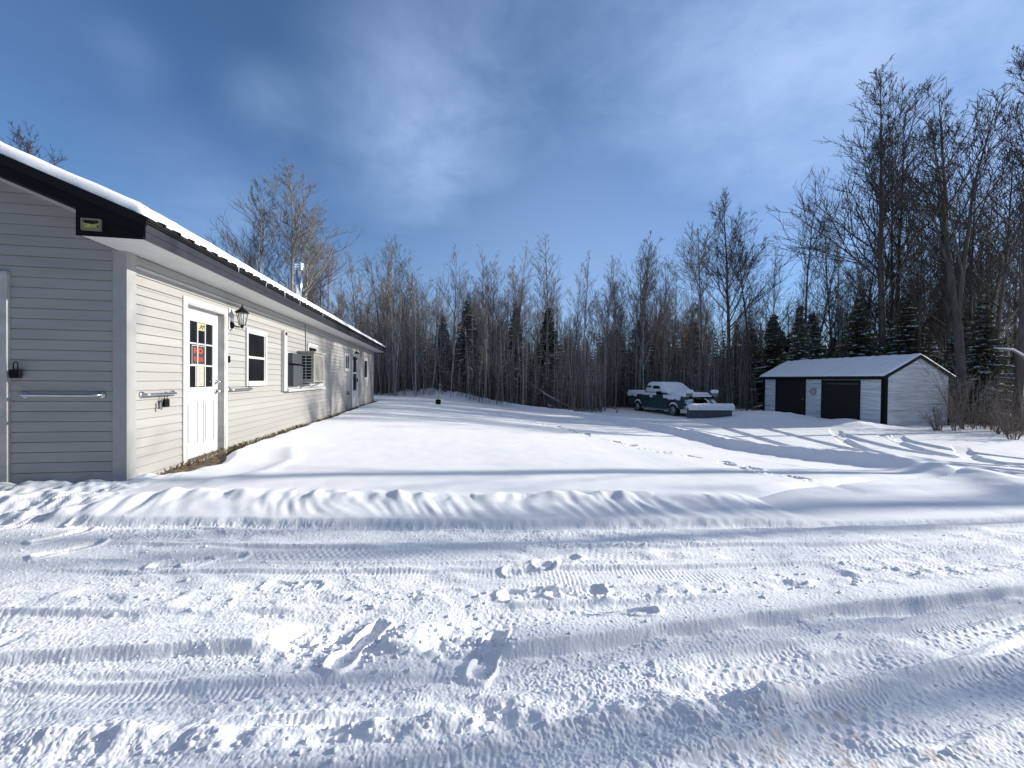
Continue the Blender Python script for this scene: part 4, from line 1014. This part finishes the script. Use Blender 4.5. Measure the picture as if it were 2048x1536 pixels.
for i in range(5):
    t, n_, s_ = spruce_tree(80 + i, 7.0, 1.75 + .25 * (i % 3), 0.58 + .10 * (i % 2)); POOL['spruce%d' % i] = [('trunk', t, 'bark'), ('foliage', n_, 'needles'), ('branch_snow', s_, 'snow')]; POOL['spruce%d_h' % i] = 7.0
FIRST = {}
def plant(kind, x, y, H, name, label, cat, group=None, pale=False, lean=(0, 0), sx=1.0):
    key = (kind, pale)
    ro = bpy.data.objects.new(name, None); ro.empty_display_size = .3; col.objects.link(ro)
    sc_ = H / POOL[kind + '_h']
    for nm, me, mt in POOL[kind]:
        if mt in ('bark', 'twig') and kind[:6] != 'spruce': mt = (pale if isinstance(pale, str) else 'pale' if pale else 'dark' if x > 0.50 * max(y, 1) else '') + mt  # trees to the right take the copy with backlit shade painted in
        mk = (me.name, mt)
        if mk not in FIRST:
            m2 = me if not me.materials else me.copy()
            m2.materials.clear(); m2.materials.append(M[mt]); FIRST[mk] = m2
        o = bpy.data.objects.new(nm, FIRST[mk]); col.objects.link(o); o.parent = ro
        if nm == 'branch_snow': o['kind'] = 'stuff'
    ro.location = (x, y, gz(x, y)); sx = sx * (random.uniform(0.92, 1.18) if kind[:6] == 'spruce' else 1)
    ro.scale = (sc_ * sx, sc_ * sx, sc_); ro.rotation_euler = (lean[0], lean[1], random.uniform(0, 6.28) if lean == (0, 0) else random.uniform(-.3, .3))
    tag(ro, label, cat, group); return ro
def ptree(kind, px, d, topy, name, label, cat, group=None, pale=False, lean=(0, 0), sx=1.0):
    x = at(px, d); hz = 759 + 0.011 * (px - 1024)
    H = (hz - topy) / F_PX * d + EYE - gz(x, d)
    return plant(kind, x, d, H, name, label, cat, group, pale, lean, sx)

# -- the trees one can tell apart
ptree('wide0', 586, 22.5, 352, 'bare_tree', 'tall pale bare poplar standing behind the house beside the flue pipe', 'tree', None, True, sx=1.1)
ptree('wide1', 526, 22.0, 392, 'bare_tree', 'pale bare tree behind the house roof with a long left limb', 'tree', None, True, sx=1.0)
ptree('high1', 600, 24.0, 440, 'bare_tree', 'lower bare tree rising behind the flue pipe', 'tree', None, True)
ptree('slim1', 505, 24.0, 500, 'bare_tree', 'small bare tree showing low over the snowy house roof', 'tree')
ptree('high1', 108, 22.0, 318, 'bare_tree', 'bare treetop showing above the near end of the house roof', 'tree', None, 'dark', sx=1.2)
ptree('high0', 652, 26, 500, 'bare_tree', 'bare tree just right of the flue pipe above the roof', 'tree')
ptree('fork0', 765, 26, 482, 'bare_tree', 'spreading bare tree above the far end of the house', 'tree')
ptree('slim2', 905, 26, 510, 'bare_tree', 'slim bare tree left of the middle of the treeline, over the tallest dark spruce', 'tree')
ptree('fork1', 985, 27, 522, 'bare_tree', 'bushy topped bare tree in the middle of the treeline', 'tree')
ptree('slim0', 1092, 26, 468, 'bare_tree', 'tallest bare tree in the middle of the treeline', 'tree', sx=1.15)
ptree('slim3', 1160, 27, 512, 'bare_tree', 'fan shaped bare tree right of the tallest middle tree', 'tree')
ptree('fork2', 1278, 28, 474, 'bare_tree', 'dense twin stemmed bare tree above the pickup truck', 'tree')
ptree('high0', 1402, 29, 462, 'bare_tree', 'bare tree with small round crown left of the broad crowned tree', 'tree', sx=1.1)
ptree('wide1', 1462, 29, 402, 'bare_tree', 'tall broad crowned bare tree between truck and shed', 'tree', sx=1.15)
ptree('high1', 1508, 30, 470, 'bare_tree', 'round crowned bare tree right of the broad crowned one', 'tree', sx=1.1)
ptree('slim4', 1545, 30, 500, 'bare_tree', 'low spreading bare tree left of the leaning tree', 'tree')
ptree('high1', 1597, 28, 385, 'bare_tree', 'bare tree leaning to the right above the shed roof', 'tree', lean=(0, R(8)))
ptree('slim5', 1610, 29, 455, 'bare_tree', 'slim leaning stem behind the spruce pair at the shed', 'tree', lean=(0, R(17)))
ptree('slim0', 1668, 27, 430, 'bare_tree', 'straight bare tree between the leaning tree and the tall poplars', 'tree')
ptree('wide0', 1768, 24.5, 182, 'bare_tree', 'tallest bare poplar behind the shed with a broad rounded crown', 'tree', sx=1.2)
ptree('fork1', 1792, 25.5, 235, 'bare_tree', 'twin companion stem close behind the tallest poplar', 'tree')
ptree('slim3', 1750, 26, 395, 'bare_tree', 'shorter bare tree left of the tallest poplar', 'tree')
ptree('slim1', 1835, 23, 400, 'bare_tree', 'crooked half height bare tree right of the tall poplar', 'tree')
ptree('fork2', 1925, 19.5, 158, 'bare_tree', 'thick double trunked bare tree right of the shed', 'tree', sx=1.25)
ptree('slim5', 1905, 22, 250, 'bare_tree', 'slim bare tree behind the thick double trunk', 'tree')
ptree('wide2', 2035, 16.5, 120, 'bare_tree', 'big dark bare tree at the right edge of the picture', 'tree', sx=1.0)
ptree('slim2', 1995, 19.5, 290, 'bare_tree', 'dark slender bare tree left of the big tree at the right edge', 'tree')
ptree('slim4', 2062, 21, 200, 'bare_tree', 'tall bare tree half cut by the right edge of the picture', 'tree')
# spruces one can tell apart
for k, (px, d, ty, kd, lb) in enumerate((
        (1597, 25.5, 608, 0, 'dark spruce left of the spruce pair behind the shed'), (1622, 26.5, 622, 1, 'dark spruce right of the spruce pair behind the shed'),
        (1385, 33, 640, 2, 'small pointed spruce behind the pickup truck'), (1472, 33, 648, 3, 'pointed spruce top between the truck and the shed'),
        (933, 27, 598, 4, 'tall dark spruce left of the middle of the treeline'), (1030, 26.5, 612, 0, 'dark snow flecked spruce in the middle of the treeline'),
        (1095, 27.5, 612, 1, 'dark spruce under the tallest middle bare tree'), (1283, 32, 622, 2, 'dark spruce above the front of the pickup truck'),
        (885, 27, 630, 3, 'shorter spruce left of the tall dark spruce'), (1715, 25, 590, 2, 'broad snowy spruce behind the middle of the shed roof'),
        (1810, 24, 575, 4, 'tall dark spruce behind the right end of the shed'), (1545, 29, 625, 1, 'thin snowy spruce left of the shed'))):
    ptree('spruce%d' % kd, px, d, ty, 'spruce_tree', lb, 'tree')

# -- the forest behind and between them
rng = random.Random(77); random.seed(77)
BG = 'bare trees massed in the forest edge'; SG = 'snow dusted spruces in the forest edge'
BL = 'thin bare grey tree standing in the dense forest edge'; PL = 'straight pole thin young tree in the dense forest edge'; SL = 'dark snow dusted spruce standing inside the forest edge'
n_b = n_p = n_s = 0
for k in range(180):
    px = rng.uniform(600, 2080); d = rng.uniform(25.5, 44) if px < 1700 else rng.uniform(21, 40)
    if px > 1500 and px < 1900 and d < 25.5: d += 5
    x = at(px, d); H = rng.uniform(7.6, 11.5) * (1 + 0.2 * (px > 1650))
    if px < 740: H *= .9
    plant(rng.choice(['slim0', 'slim1', 'slim2', 'slim3', 'slim4', 'slim5', 'fork0', 'fork1']), x, d, H, 'bare_tree', BL, 'tree', BG, rng.random() < .33); n_b += 1
for k in range(105):
    px = rng.uniform(690, 1500); d = rng.uniform(23.6, 31); x = at(px, d)
    if px > 1215 and d < 28.5: d = rng.uniform(28.5, 31); x = at(px, d)
    plant('pole%d' % rng.randrange(3), x, d, rng.uniform(4.2, 8.0), 'young_tree', PL, 'tree', 'pole thin young trees in the forest edge', rng.random() < .65); n_p += 1
for k in range(78):
    px = rng.uniform(700, 2080); d = rng.uniform(26.5, 40) if px < 1750 else rng.uniform(19.5, 36)
    if 1480 < px < 1920 and d < 25: d += 6
    if 1190 < px < 1490 and d < 33: d = rng.uniform(33, 40)
    x = at(px, d); plant('spruce%d' % rng.randrange(5), x, d, rng.uniform(3.6, 6.6), 'spruce_tree', SL, 'tree', SG); n_s += 1
OFF = 'bare trees beyond the right edge of the picture'; OL = 'bare tree in the wood beyond the right edge of the picture'
for k, (x, d, H, kd) in enumerate(((20.0, 6.1, 12, 'snag0'), (22.0, 5.6, 13, 'snag1'), (19.0, 8.2, 12.5, 'snag1'), (24.5, 5.1, 12, 'snag0'), (26.0, 10.2, 12, 'snag0'), (24.0, 7.0, 13, 'snag1'), (27.5, 4.3, 13, 'snag0'), (29, 8.6, 14, 'snag1'), (21.5, 3.6, 11, 'slim0'), (34, 9.6, 12, 'slim3'), (38, 5.6, 13, 'slim0'))):
    plant(kd, x, d, H, 'bare_tree', OL, 'tree', OFF)

# -- undergrowth and the far wood, too dense to count
def thicket(name, n, place, hr, rr, material, label, twigs=4, seed=1):
    rng = random.Random(seed); mb = MB()
    for k in range(n):
        x, y = place(rng); z = gz(x, y); h = rng.uniform(*hr) * (0.62 if x > 0.9 * y and y < 24 else 1); r = rng.uniform(*rr)
        lx, ly = rng.gauss(0, .06), rng.gauss(0, .06); p = [(x, y, z - .1), (x + lx * h * .5, y + ly * h * .5, z + h * .5), (x + lx * h, y + ly * h, z + h)]
        mb.tube(p, [r, r * .7, r * .25], 3)
        for j in range(twigs):
            t = rng.uniform(.25, .95); q = (x + lx * h * t, y + ly * h * t, z + h * t); a = rng.uniform(0, 6.3); l = h * rng.uniform(.10, .28) * (1.2 - t)
            mb.tube([q, (q[0] + math.cos(a) * l * .6, q[1] + math.sin(a) * l * .6, q[2] + l * .5), (q[0] + math.cos(a) * l * .9, q[1] + math.sin(a) * l * .9, q[2] + l * 1.1)], [r * .5, r * .35, r * .2], 3)
    o = mb.build(name, M[material]); tag(o, label, 'undergrowth', None, 'stuff'); return o
def p_edge(r):
    px = r.uniform(680, 1490); d = 23.9 + abs(r.gauss(0, 4.0)) + (4.0 if px > 1205 else 0) + 0.4 * math.sin(px * .03); return at(px, d), d
def p_right(r):
    px = r.uniform(1480, 2120); d = r.uniform(26.5, 36)
    if px > 1880: d = 18.0 - (px - 1900) * .02 + abs(r.gauss(0, 3.5))
    return at(px, d), d
def p_red(r):
    c = r.choice((820, 1240, 1270, 1215, 1000)); px = r.gauss(c, 45); d = 24.2 + abs(r.gauss(0, 1.6)) + (4.0 if px > 1205 else 0); return at(px, d), d
thicket('undergrowth', 1700, p_edge, (1.0, 4.6), (.008, .02), 'twig', 'tangle of grey saplings filling the foot of the far forest edge', 5, 11)
thicket('undergrowth', 800, p_edge, (2.5, 6.5), (.010, .024), 'palebark', 'pale thin saplings standing along the far forest edge', 4, 12)
thicket('undergrowth', 1000, p_red, (.8, 2.6), (.006, .012), 'redtwig', 'reddish brush at the foot of the forest left of the truck', 5, 13)
thicket('undergrowth', 1150, p_right, (.8, 4.2), (.008, .020), 'twig', 'dark tangle of saplings in the forest around and right of the shed', 5, 14)
def p_deep(r):
    px = r.uniform(600, 2100); d = r.uniform(30, 46); return at(px, d), d
thicket('undergrowth', 1500, p_deep, (3.0, 7.5), (.014, .03), 'twig', 'brown thicket of stems deeper in the forest', 9, 15)
def far_wood():
    rng = random.Random(31); mb = MB()
    for k in range(420):
        px = rng.uniform(560, 2140); d = rng.uniform(38, 62); x = at(px, d); z = gz(x, d); H = rng.uniform(4.0, 8.5); rad = rng.uniform(.9, 1.6); zz = .2
        while zz < H:
            t = zz / H; n = 7; a0 = rng.uniform(0, 6)
            for j in range(n):
                a = a0 + 6.283 * j / n; L = rad * (1 - t) ** .8 * rng.uniform(.7, 1.2) + .08; w = .30 * L + .06; ca, sa = math.cos(a), math.sin(a); h = z + zz
                mb.add([(x, d, h + .1), (x + ca * L * .6 - sa * w, d + sa * L * .6 + ca * w, h - .1 * L - rng.uniform(0, .15)), (x + ca * L, d + sa * L, h - .25 * L), (x + ca * L * .6 + sa * w, d + sa * L * .6 - ca * w, h - .1 * L - rng.uniform(0, .15))], [(0, 1, 2), (0, 2, 3)])
            zz += .34
    for k in range(420):
        px = rng.uniform(540, 2160); d = rng.uniform(36, 66); x = at(px, d); z = gz(x, d); h = rng.uniform(5, 10.5); lx = rng.gauss(0, .05); r = rng.uniform(.03, .09)
        mb.tube([(x, d, z - .2), (x + lx * h, d, z + h)], [r, .01], 4)
        for j in range(12):
            t = rng.uniform(.35, .95); a = rng.uniform(0, 6.3); l = h * .2 * (1.15 - t); q = (x + lx * h * t, d, z + h * t); mb.tube([q, (q[0] + math.cos(a) * l * .7, d + math.sin(a) * l * .7, q[2] + l)], [.022, .008], 3)
    o = mb.build('far_wood', M['needles']); tag(o, 'dark mass of spruces and stems deep in the wood', 'woodland', None, 'stuff')
far_wood()

def added_rear_wood():  # out-of-view trees added to block low sky light from the gable wall
    rng = random.Random(52); mb = MB()
    for k in range(300):
        x = rng.uniform(-45, 40); d = rng.uniform(-34, -9); z = gz(x, d) - .2; H = rng.uniform(6, 12); rad = rng.uniform(1.2, 2.0); zz = .3
        while zz < H:
            t = zz / H; n = 7; a0 = rng.uniform(0, 6)
            for j in range(n):
                a = a0 + 6.283 * j / n; L = rad * (1 - t) ** .8 * rng.uniform(.7, 1.2) + .08; w = .34 * L + .06; ca, sa = math.cos(a), math.sin(a); h = z + zz
                mb.add([(x, d, h + .1), (x + ca * L * .6 - sa * w, d + sa * L * .6 + ca * w, h - .1 * L - rng.uniform(0, .15)), (x + ca * L, d + sa * L, h - .25 * L), (x + ca * L * .6 + sa * w, d + sa * L * .6 - ca * w, h - .1 * L - rng.uniform(0, .15))], [(0, 1, 2), (0, 2, 3)])
            zz += .45
    o = mb.build('far_wood', M['needles']); tag(o, 'unseen wood added behind the viewer to dim the gable wall', 'woodland', None, 'stuff')
added_rear_wood()

# -- shrubs by the shed, snowy branch at the right edge, small sticks
def shrub(x, y, h, n, seed, label, name='bare_shrub'):
    rng = random.Random(seed); mb = MB()
    for k in range(n):
        a = rng.uniform(0, 6.28); d = Vector((math.cos(a) * rng.uniform(.1, .55), math.sin(a) * rng.uniform(.1, .55), 1)); L = h * rng.uniform(.5, 1.05)
        q, _ = wander(rng, Vector((math.cos(a) * .08, math.sin(a) * .08, -.05)), d, L, 6, .07, .0); mb.tube(q, [.014 * (1 - .8 * i / 6) for i in range(7)], 4)
        for j in range(9):
            t = rng.randint(1, 5); l = L * rng.uniform(.12, .34); dd = Vector((rng.gauss(0, .6), rng.gauss(0, .6), rng.uniform(.3, 1)))
            q2, d2_ = wander(rng, q[t], dd, l, 3, .1, .02); mb.tube(q2, [.006, .005, .004, .0025], 3)
            for i in range(3): q3, _ = wander(rng, q2[rng.randint(1, 3)], d2_ + Vector((rng.gauss(0, .6), rng.gauss(0, .6), .1)), l * .5, 2, .1, 0); mb.tube(q3, [.0035, .003, .002], 3)
    o = mb.build(name, M['twig']); o.location = (x, y, gz(x, y)); tag(o, label, 'shrub'); return o
shrub(18.3, 16.45, 3.0, 9, 1, 'tall bare shrub fanning out against the shed gable')
shrub(19.3, 16.9, 3.6, 9, 2, 'bare shrub at the right rear corner of the shed')
shrub(17.7, 16.5, 1.3, 14, 3, 'low brown bramble at the foot of the shed gable')
shrub(19.0, 15.4, 1.7, 14, 4, 'low twiggy bush right of the shed by the snow edge')
shrub(17.9, 14.2, 1.5, 12, 5, 'low bare bush at the far right forest edge')
shrub(6.2, 23.9, 0.5, 3, 6, 'small bare sprig sticking out of the snow left of the truck')
br = empty('snowy_branch', (16.75, 13.2, 2.05)); tag(br, 'broken branch laden with snow hanging at the right edge of the picture', 'branch')
b = MB(); b.tube([(-0.75, .1, .30), (-.2, 0, .24), (.25, 0, -.02), (.6, -.1, -.25), (1.2, -.3, -1.0)], [.010, .02, .024, .024, .02], 7, True); b.tube([(.1, 0, .08), (.3, -.05, -.4), (.35, 0, -.7)], [.02, .015, .008], 6, True); b.build('limb', M['bark'], br, True)
b = MB(); b.tube([(-0.72, .1, .335), (-.2, 0, .29), (.25, 0, .04), (.6, -.1, -.19)], [.010, .026, .030, .02], 8, True); b.build('branch_snow', M['snow'], br, True)
fb = empty('fallen_trunk', (2.2, 24.6, gz(2.2, 24.6))); tag(fb, 'thin dead trunk leaning down to the right in the treeline', 'tree trunk')
b = MB(); b.tube([(-2.1, 1.2, 2.5), (0, .4, .95), (1.9, 0, .05)], [.03, .045, .055], 7, True); b.build('stem', M['palebark'], fb, True)
b = MB(); b.tube([(-1.2, .85, 1.84), (0, .42, 1.0), (.8, .2, .62)], [.01, .03, .012], 6, True); b.build('stem_snow', M['snow'], fb, True)
sv = empty('snow_shovel', (-3.46, 18.7, gz(-3.46, 18.7) + .05)); tag(sv, 'shovel with black blade stuck upright in the snow before the treeline', 'shovel'); sv.rotation_euler = (R(3), R(4), R(25))
b = MB(); b.tube([(0, 0, .25), (0, 0, .95)], .02, 8, True); b.tube([(-.07, 0, .98), (.07, 0, .98)], .018, 8, True); b.build('handle', M['wood'], sv, True)
b = MB(); b.add([(-.12, 0, 0), (-.05, .04, 0), (.05, .04, 0), (.12, 0, 0), (-.12, 0, .24), (-.05, .04, .27), (.05, .04, .27), (.12, 0, .24)], [(0, 1, 5, 4), (1, 2, 6, 5), (2, 3, 7, 6)])
o = b.build('blade', M['black'], sv); md = o.modifiers.new('solid', 'SOLIDIFY'); md.thickness = .012

# ------------------------------------------------------------------ sky, sun, camera
w = bpy.data.worlds.new('World'); scn.world = w; w.use_nodes = True
nt = w.node_tree; bg = nt.nodes['Background']
sky = nt.nodes.new('ShaderNodeTexSky'); sky.sky_type = 'NISHITA'; sky.sun_disc = False; sky.sun_elevation = SUN_EL; sky.sun_rotation = SUN_AZ
sky.altitude = 200; sky.air_density = 1.0; sky.dust_density = 0.3; sky.ozone_density = 6.0
tc = nt.nodes.new('ShaderNodeTexCoord')
def math_node(op, a, b=None, clamp=False):
    n = nt.nodes.new('ShaderNodeMath'); n.operation = op; n.use_clamp = clamp
    for i, v in enumerate((a, b)):
        if v is None: continue
        if isinstance(v, (int, float)): n.inputs[i].default_value = v
        else: nt.links.new(v, n.inputs[i])
    return n.outputs[0]
# clouds on a flat layer overhead: direction divided by its height
sep = nt.nodes.new('ShaderNodeSeparateXYZ'); nt.links.new(tc.outputs['Generated'], sep.inputs[0])
den = math_node('ADD', math_node('MAXIMUM', sep.outputs['Z'], 0.0), 0.16)
cx = math_node('DIVIDE', sep.outputs['X'], den); cy = math_node('DIVIDE', sep.outputs['Y'], den)
cmb = nt.nodes.new('ShaderNodeCombineXYZ'); nt.links.new(cx, cmb.inputs[0]); nt.links.new(cy, cmb.inputs[1])
def cloud_noise(scale, detail, rough, dist, offs):
    mp = nt.nodes.new('ShaderNodeMapping'); mp.inputs['Location'].default_value = offs; nt.links.new(cmb.outputs[0], mp.inputs['Vector'])
    n = nt.nodes.new('ShaderNodeTexNoise'); n.inputs['Scale'].default_value = scale; n.inputs['Detail'].default_value = detail; n.inputs['Roughness'].default_value = rough; n.inputs['Distortion'].default_value = dist
    nt.links.new(mp.outputs[0], n.inputs['Vector']); return n.outputs['Fac']
n1 = cloud_noise(1.3, 8, 0.58, 0.2, (3.1, 1.7, 0)); n2 = cloud_noise(3.6, 8, 0.62, 0.3, (0.4, 5.2, 0))
def blob(px, py, size, amt):      # soft patch of cloud around one direction of the sky
    v = Vector(((px - 1024) / F_PX, 1, (759 - py) / F_PX)).normalized()
    d = nt.nodes.new('ShaderNodeVectorMath'); d.operation = 'DISTANCE'; nt.links.new(tc.outputs['Generated'], d.inputs[0]); d.inputs[1].default_value = v
    mr = nt.nodes.new('ShaderNodeMapRange'); mr.interpolation_type = 'SMOOTHSTEP'; mr.inputs['From Min'].default_value = size; mr.inputs['From Max'].default_value = 0; mr.inputs['To Max'].default_value = amt
    nt.links.new(d.outputs['Value'], mr.inputs['Value']); return mr.outputs[0]
cov = 0.0
for q in ((860, 200, .30, .40), (800, 330, .30, .28), (1500, 80, .55, .36), (2048, 0, .60, .80), (1980, 160, .40, .25), (1330, 240, .35, .10), (530, 220, .10, .28), (60, 140, .22, .10), (265, 135, .07, .16), (1000, 420, .35, .2), (430, 440, .22, .35), (1100, 20, .35, .22), (650, 60, .4, .03), (1300, 420, .5, .05)):
    cov = math_node('ADD', cov, blob(*q))
dens = math_node('MULTIPLY', cov, math_node('MULTIPLY', math_node('SUBTRACT', math_node('ADD', math_node('MULTIPLY', n1, 1.0), math_node('MULTIPLY', n2, 0.7)), 0.42, True), 1.9), True)
low = blob(1900, 640, .36, 1.0); lown = cloud_noise(2.2, 5, .55, .3, (8.0, 2.0, 0))
lowd = math_node('MULTIPLY', low, math_node('MULTIPLY', math_node('SUBTRACT', lown, 0.36, True), 4.0, True), True)
low2 = blob(700, 690, .30, .55)
low3 = blob(1150, 680, .80, .52)
tot = math_node('MAXIMUM', math_node('MAXIMUM', dens, lowd), math_node('MAXIMUM', low2, low3))
mix = nt.nodes.new('ShaderNodeMix'); mix.data_type = 'RGBA'; nt.links.new(tot, mix.inputs['Factor']); nt.links.new(sky.outputs[0], mix.inputs['A'])
mix.inputs['B'].default_value = (2.9, 4.1, 6.6, 1)
# unseen bright patch added at the zenith to lift light on shaded snow
zen = nt.nodes.new('ShaderNodeMapRange'); zen.interpolation_type = 'SMOOTHSTEP'; zen.inputs['From Min'].default_value = 0.80; zen.inputs['From Max'].default_value = 0.97; zen.inputs['To Max'].default_value = 0.9
nt.links.new(sep.outputs['Z'], zen.inputs['Value'])
mixz = nt.nodes.new('ShaderNodeMix'); mixz.data_type = 'RGBA'; nt.links.new(zen.outputs[0], mixz.inputs['Factor']); nt.links.new(mix.outputs['Result'], mixz.inputs['A']); mixz.inputs['B'].default_value = (4.4, 4.3, 4.2, 1)
nt.links.new(mixz.outputs['Result'], bg.inputs['Color']); bg.inputs['Strength'].default_value = 0.104

sd = bpy.data.lights.new('sun', 'SUN'); sd.energy = 4.7; sd.angle = R(0.53); sd.color = (1.0, 0.945, 0.86)
so = bpy.data.objects.new('sun', sd); col.objects.link(so)
sv_ = Vector((math.sin(SUN_AZ) * math.cos(SUN_EL), math.cos(SUN_AZ) * math.cos(SUN_EL), math.sin(SUN_EL)))
so.rotation_euler = sv_.to_track_quat('Z', 'Y').to_euler(); so.location = (30, 5, 20)

cd = bpy.data.cameras.new('camera'); cam = bpy.data.objects.new('camera', cd); col.objects.link(cam); scn.camera = cam
cd.sensor_width = 36; cd.sensor_fit = 'HORIZONTAL'; cd.lens = 36 * F_PX / 2048; cd.clip_start = 0.05; cd.clip_end = 2000
pitch = math.atan(9 / F_PX); roll = 0.011
Fv = Vector((0, math.cos(pitch), -math.sin(pitch))); U0 = Vector((0, math.sin(pitch), math.cos(pitch))); R0 = Vector((1, 0, 0))
Rv = R0 * math.cos(roll) + U0 * math.sin(roll); Uv = U0 * math.cos(roll) - R0 * math.sin(roll)
cam.matrix_world = Matrix(((Rv.x, Uv.x, -Fv.x, 0), (Rv.y, Uv.y, -Fv.y, 0), (Rv.z, Uv.z, -Fv.z, EYE), (0, 0, 0, 1)))

scn.view_settings.view_transform = 'Standard'; scn.view_settings.look = 'None'; scn.view_settings.exposure = 0.46; scn.view_settings.gamma = 1.0
scn.cycles.max_bounces = 6
scn.cycles.use_denoising = True
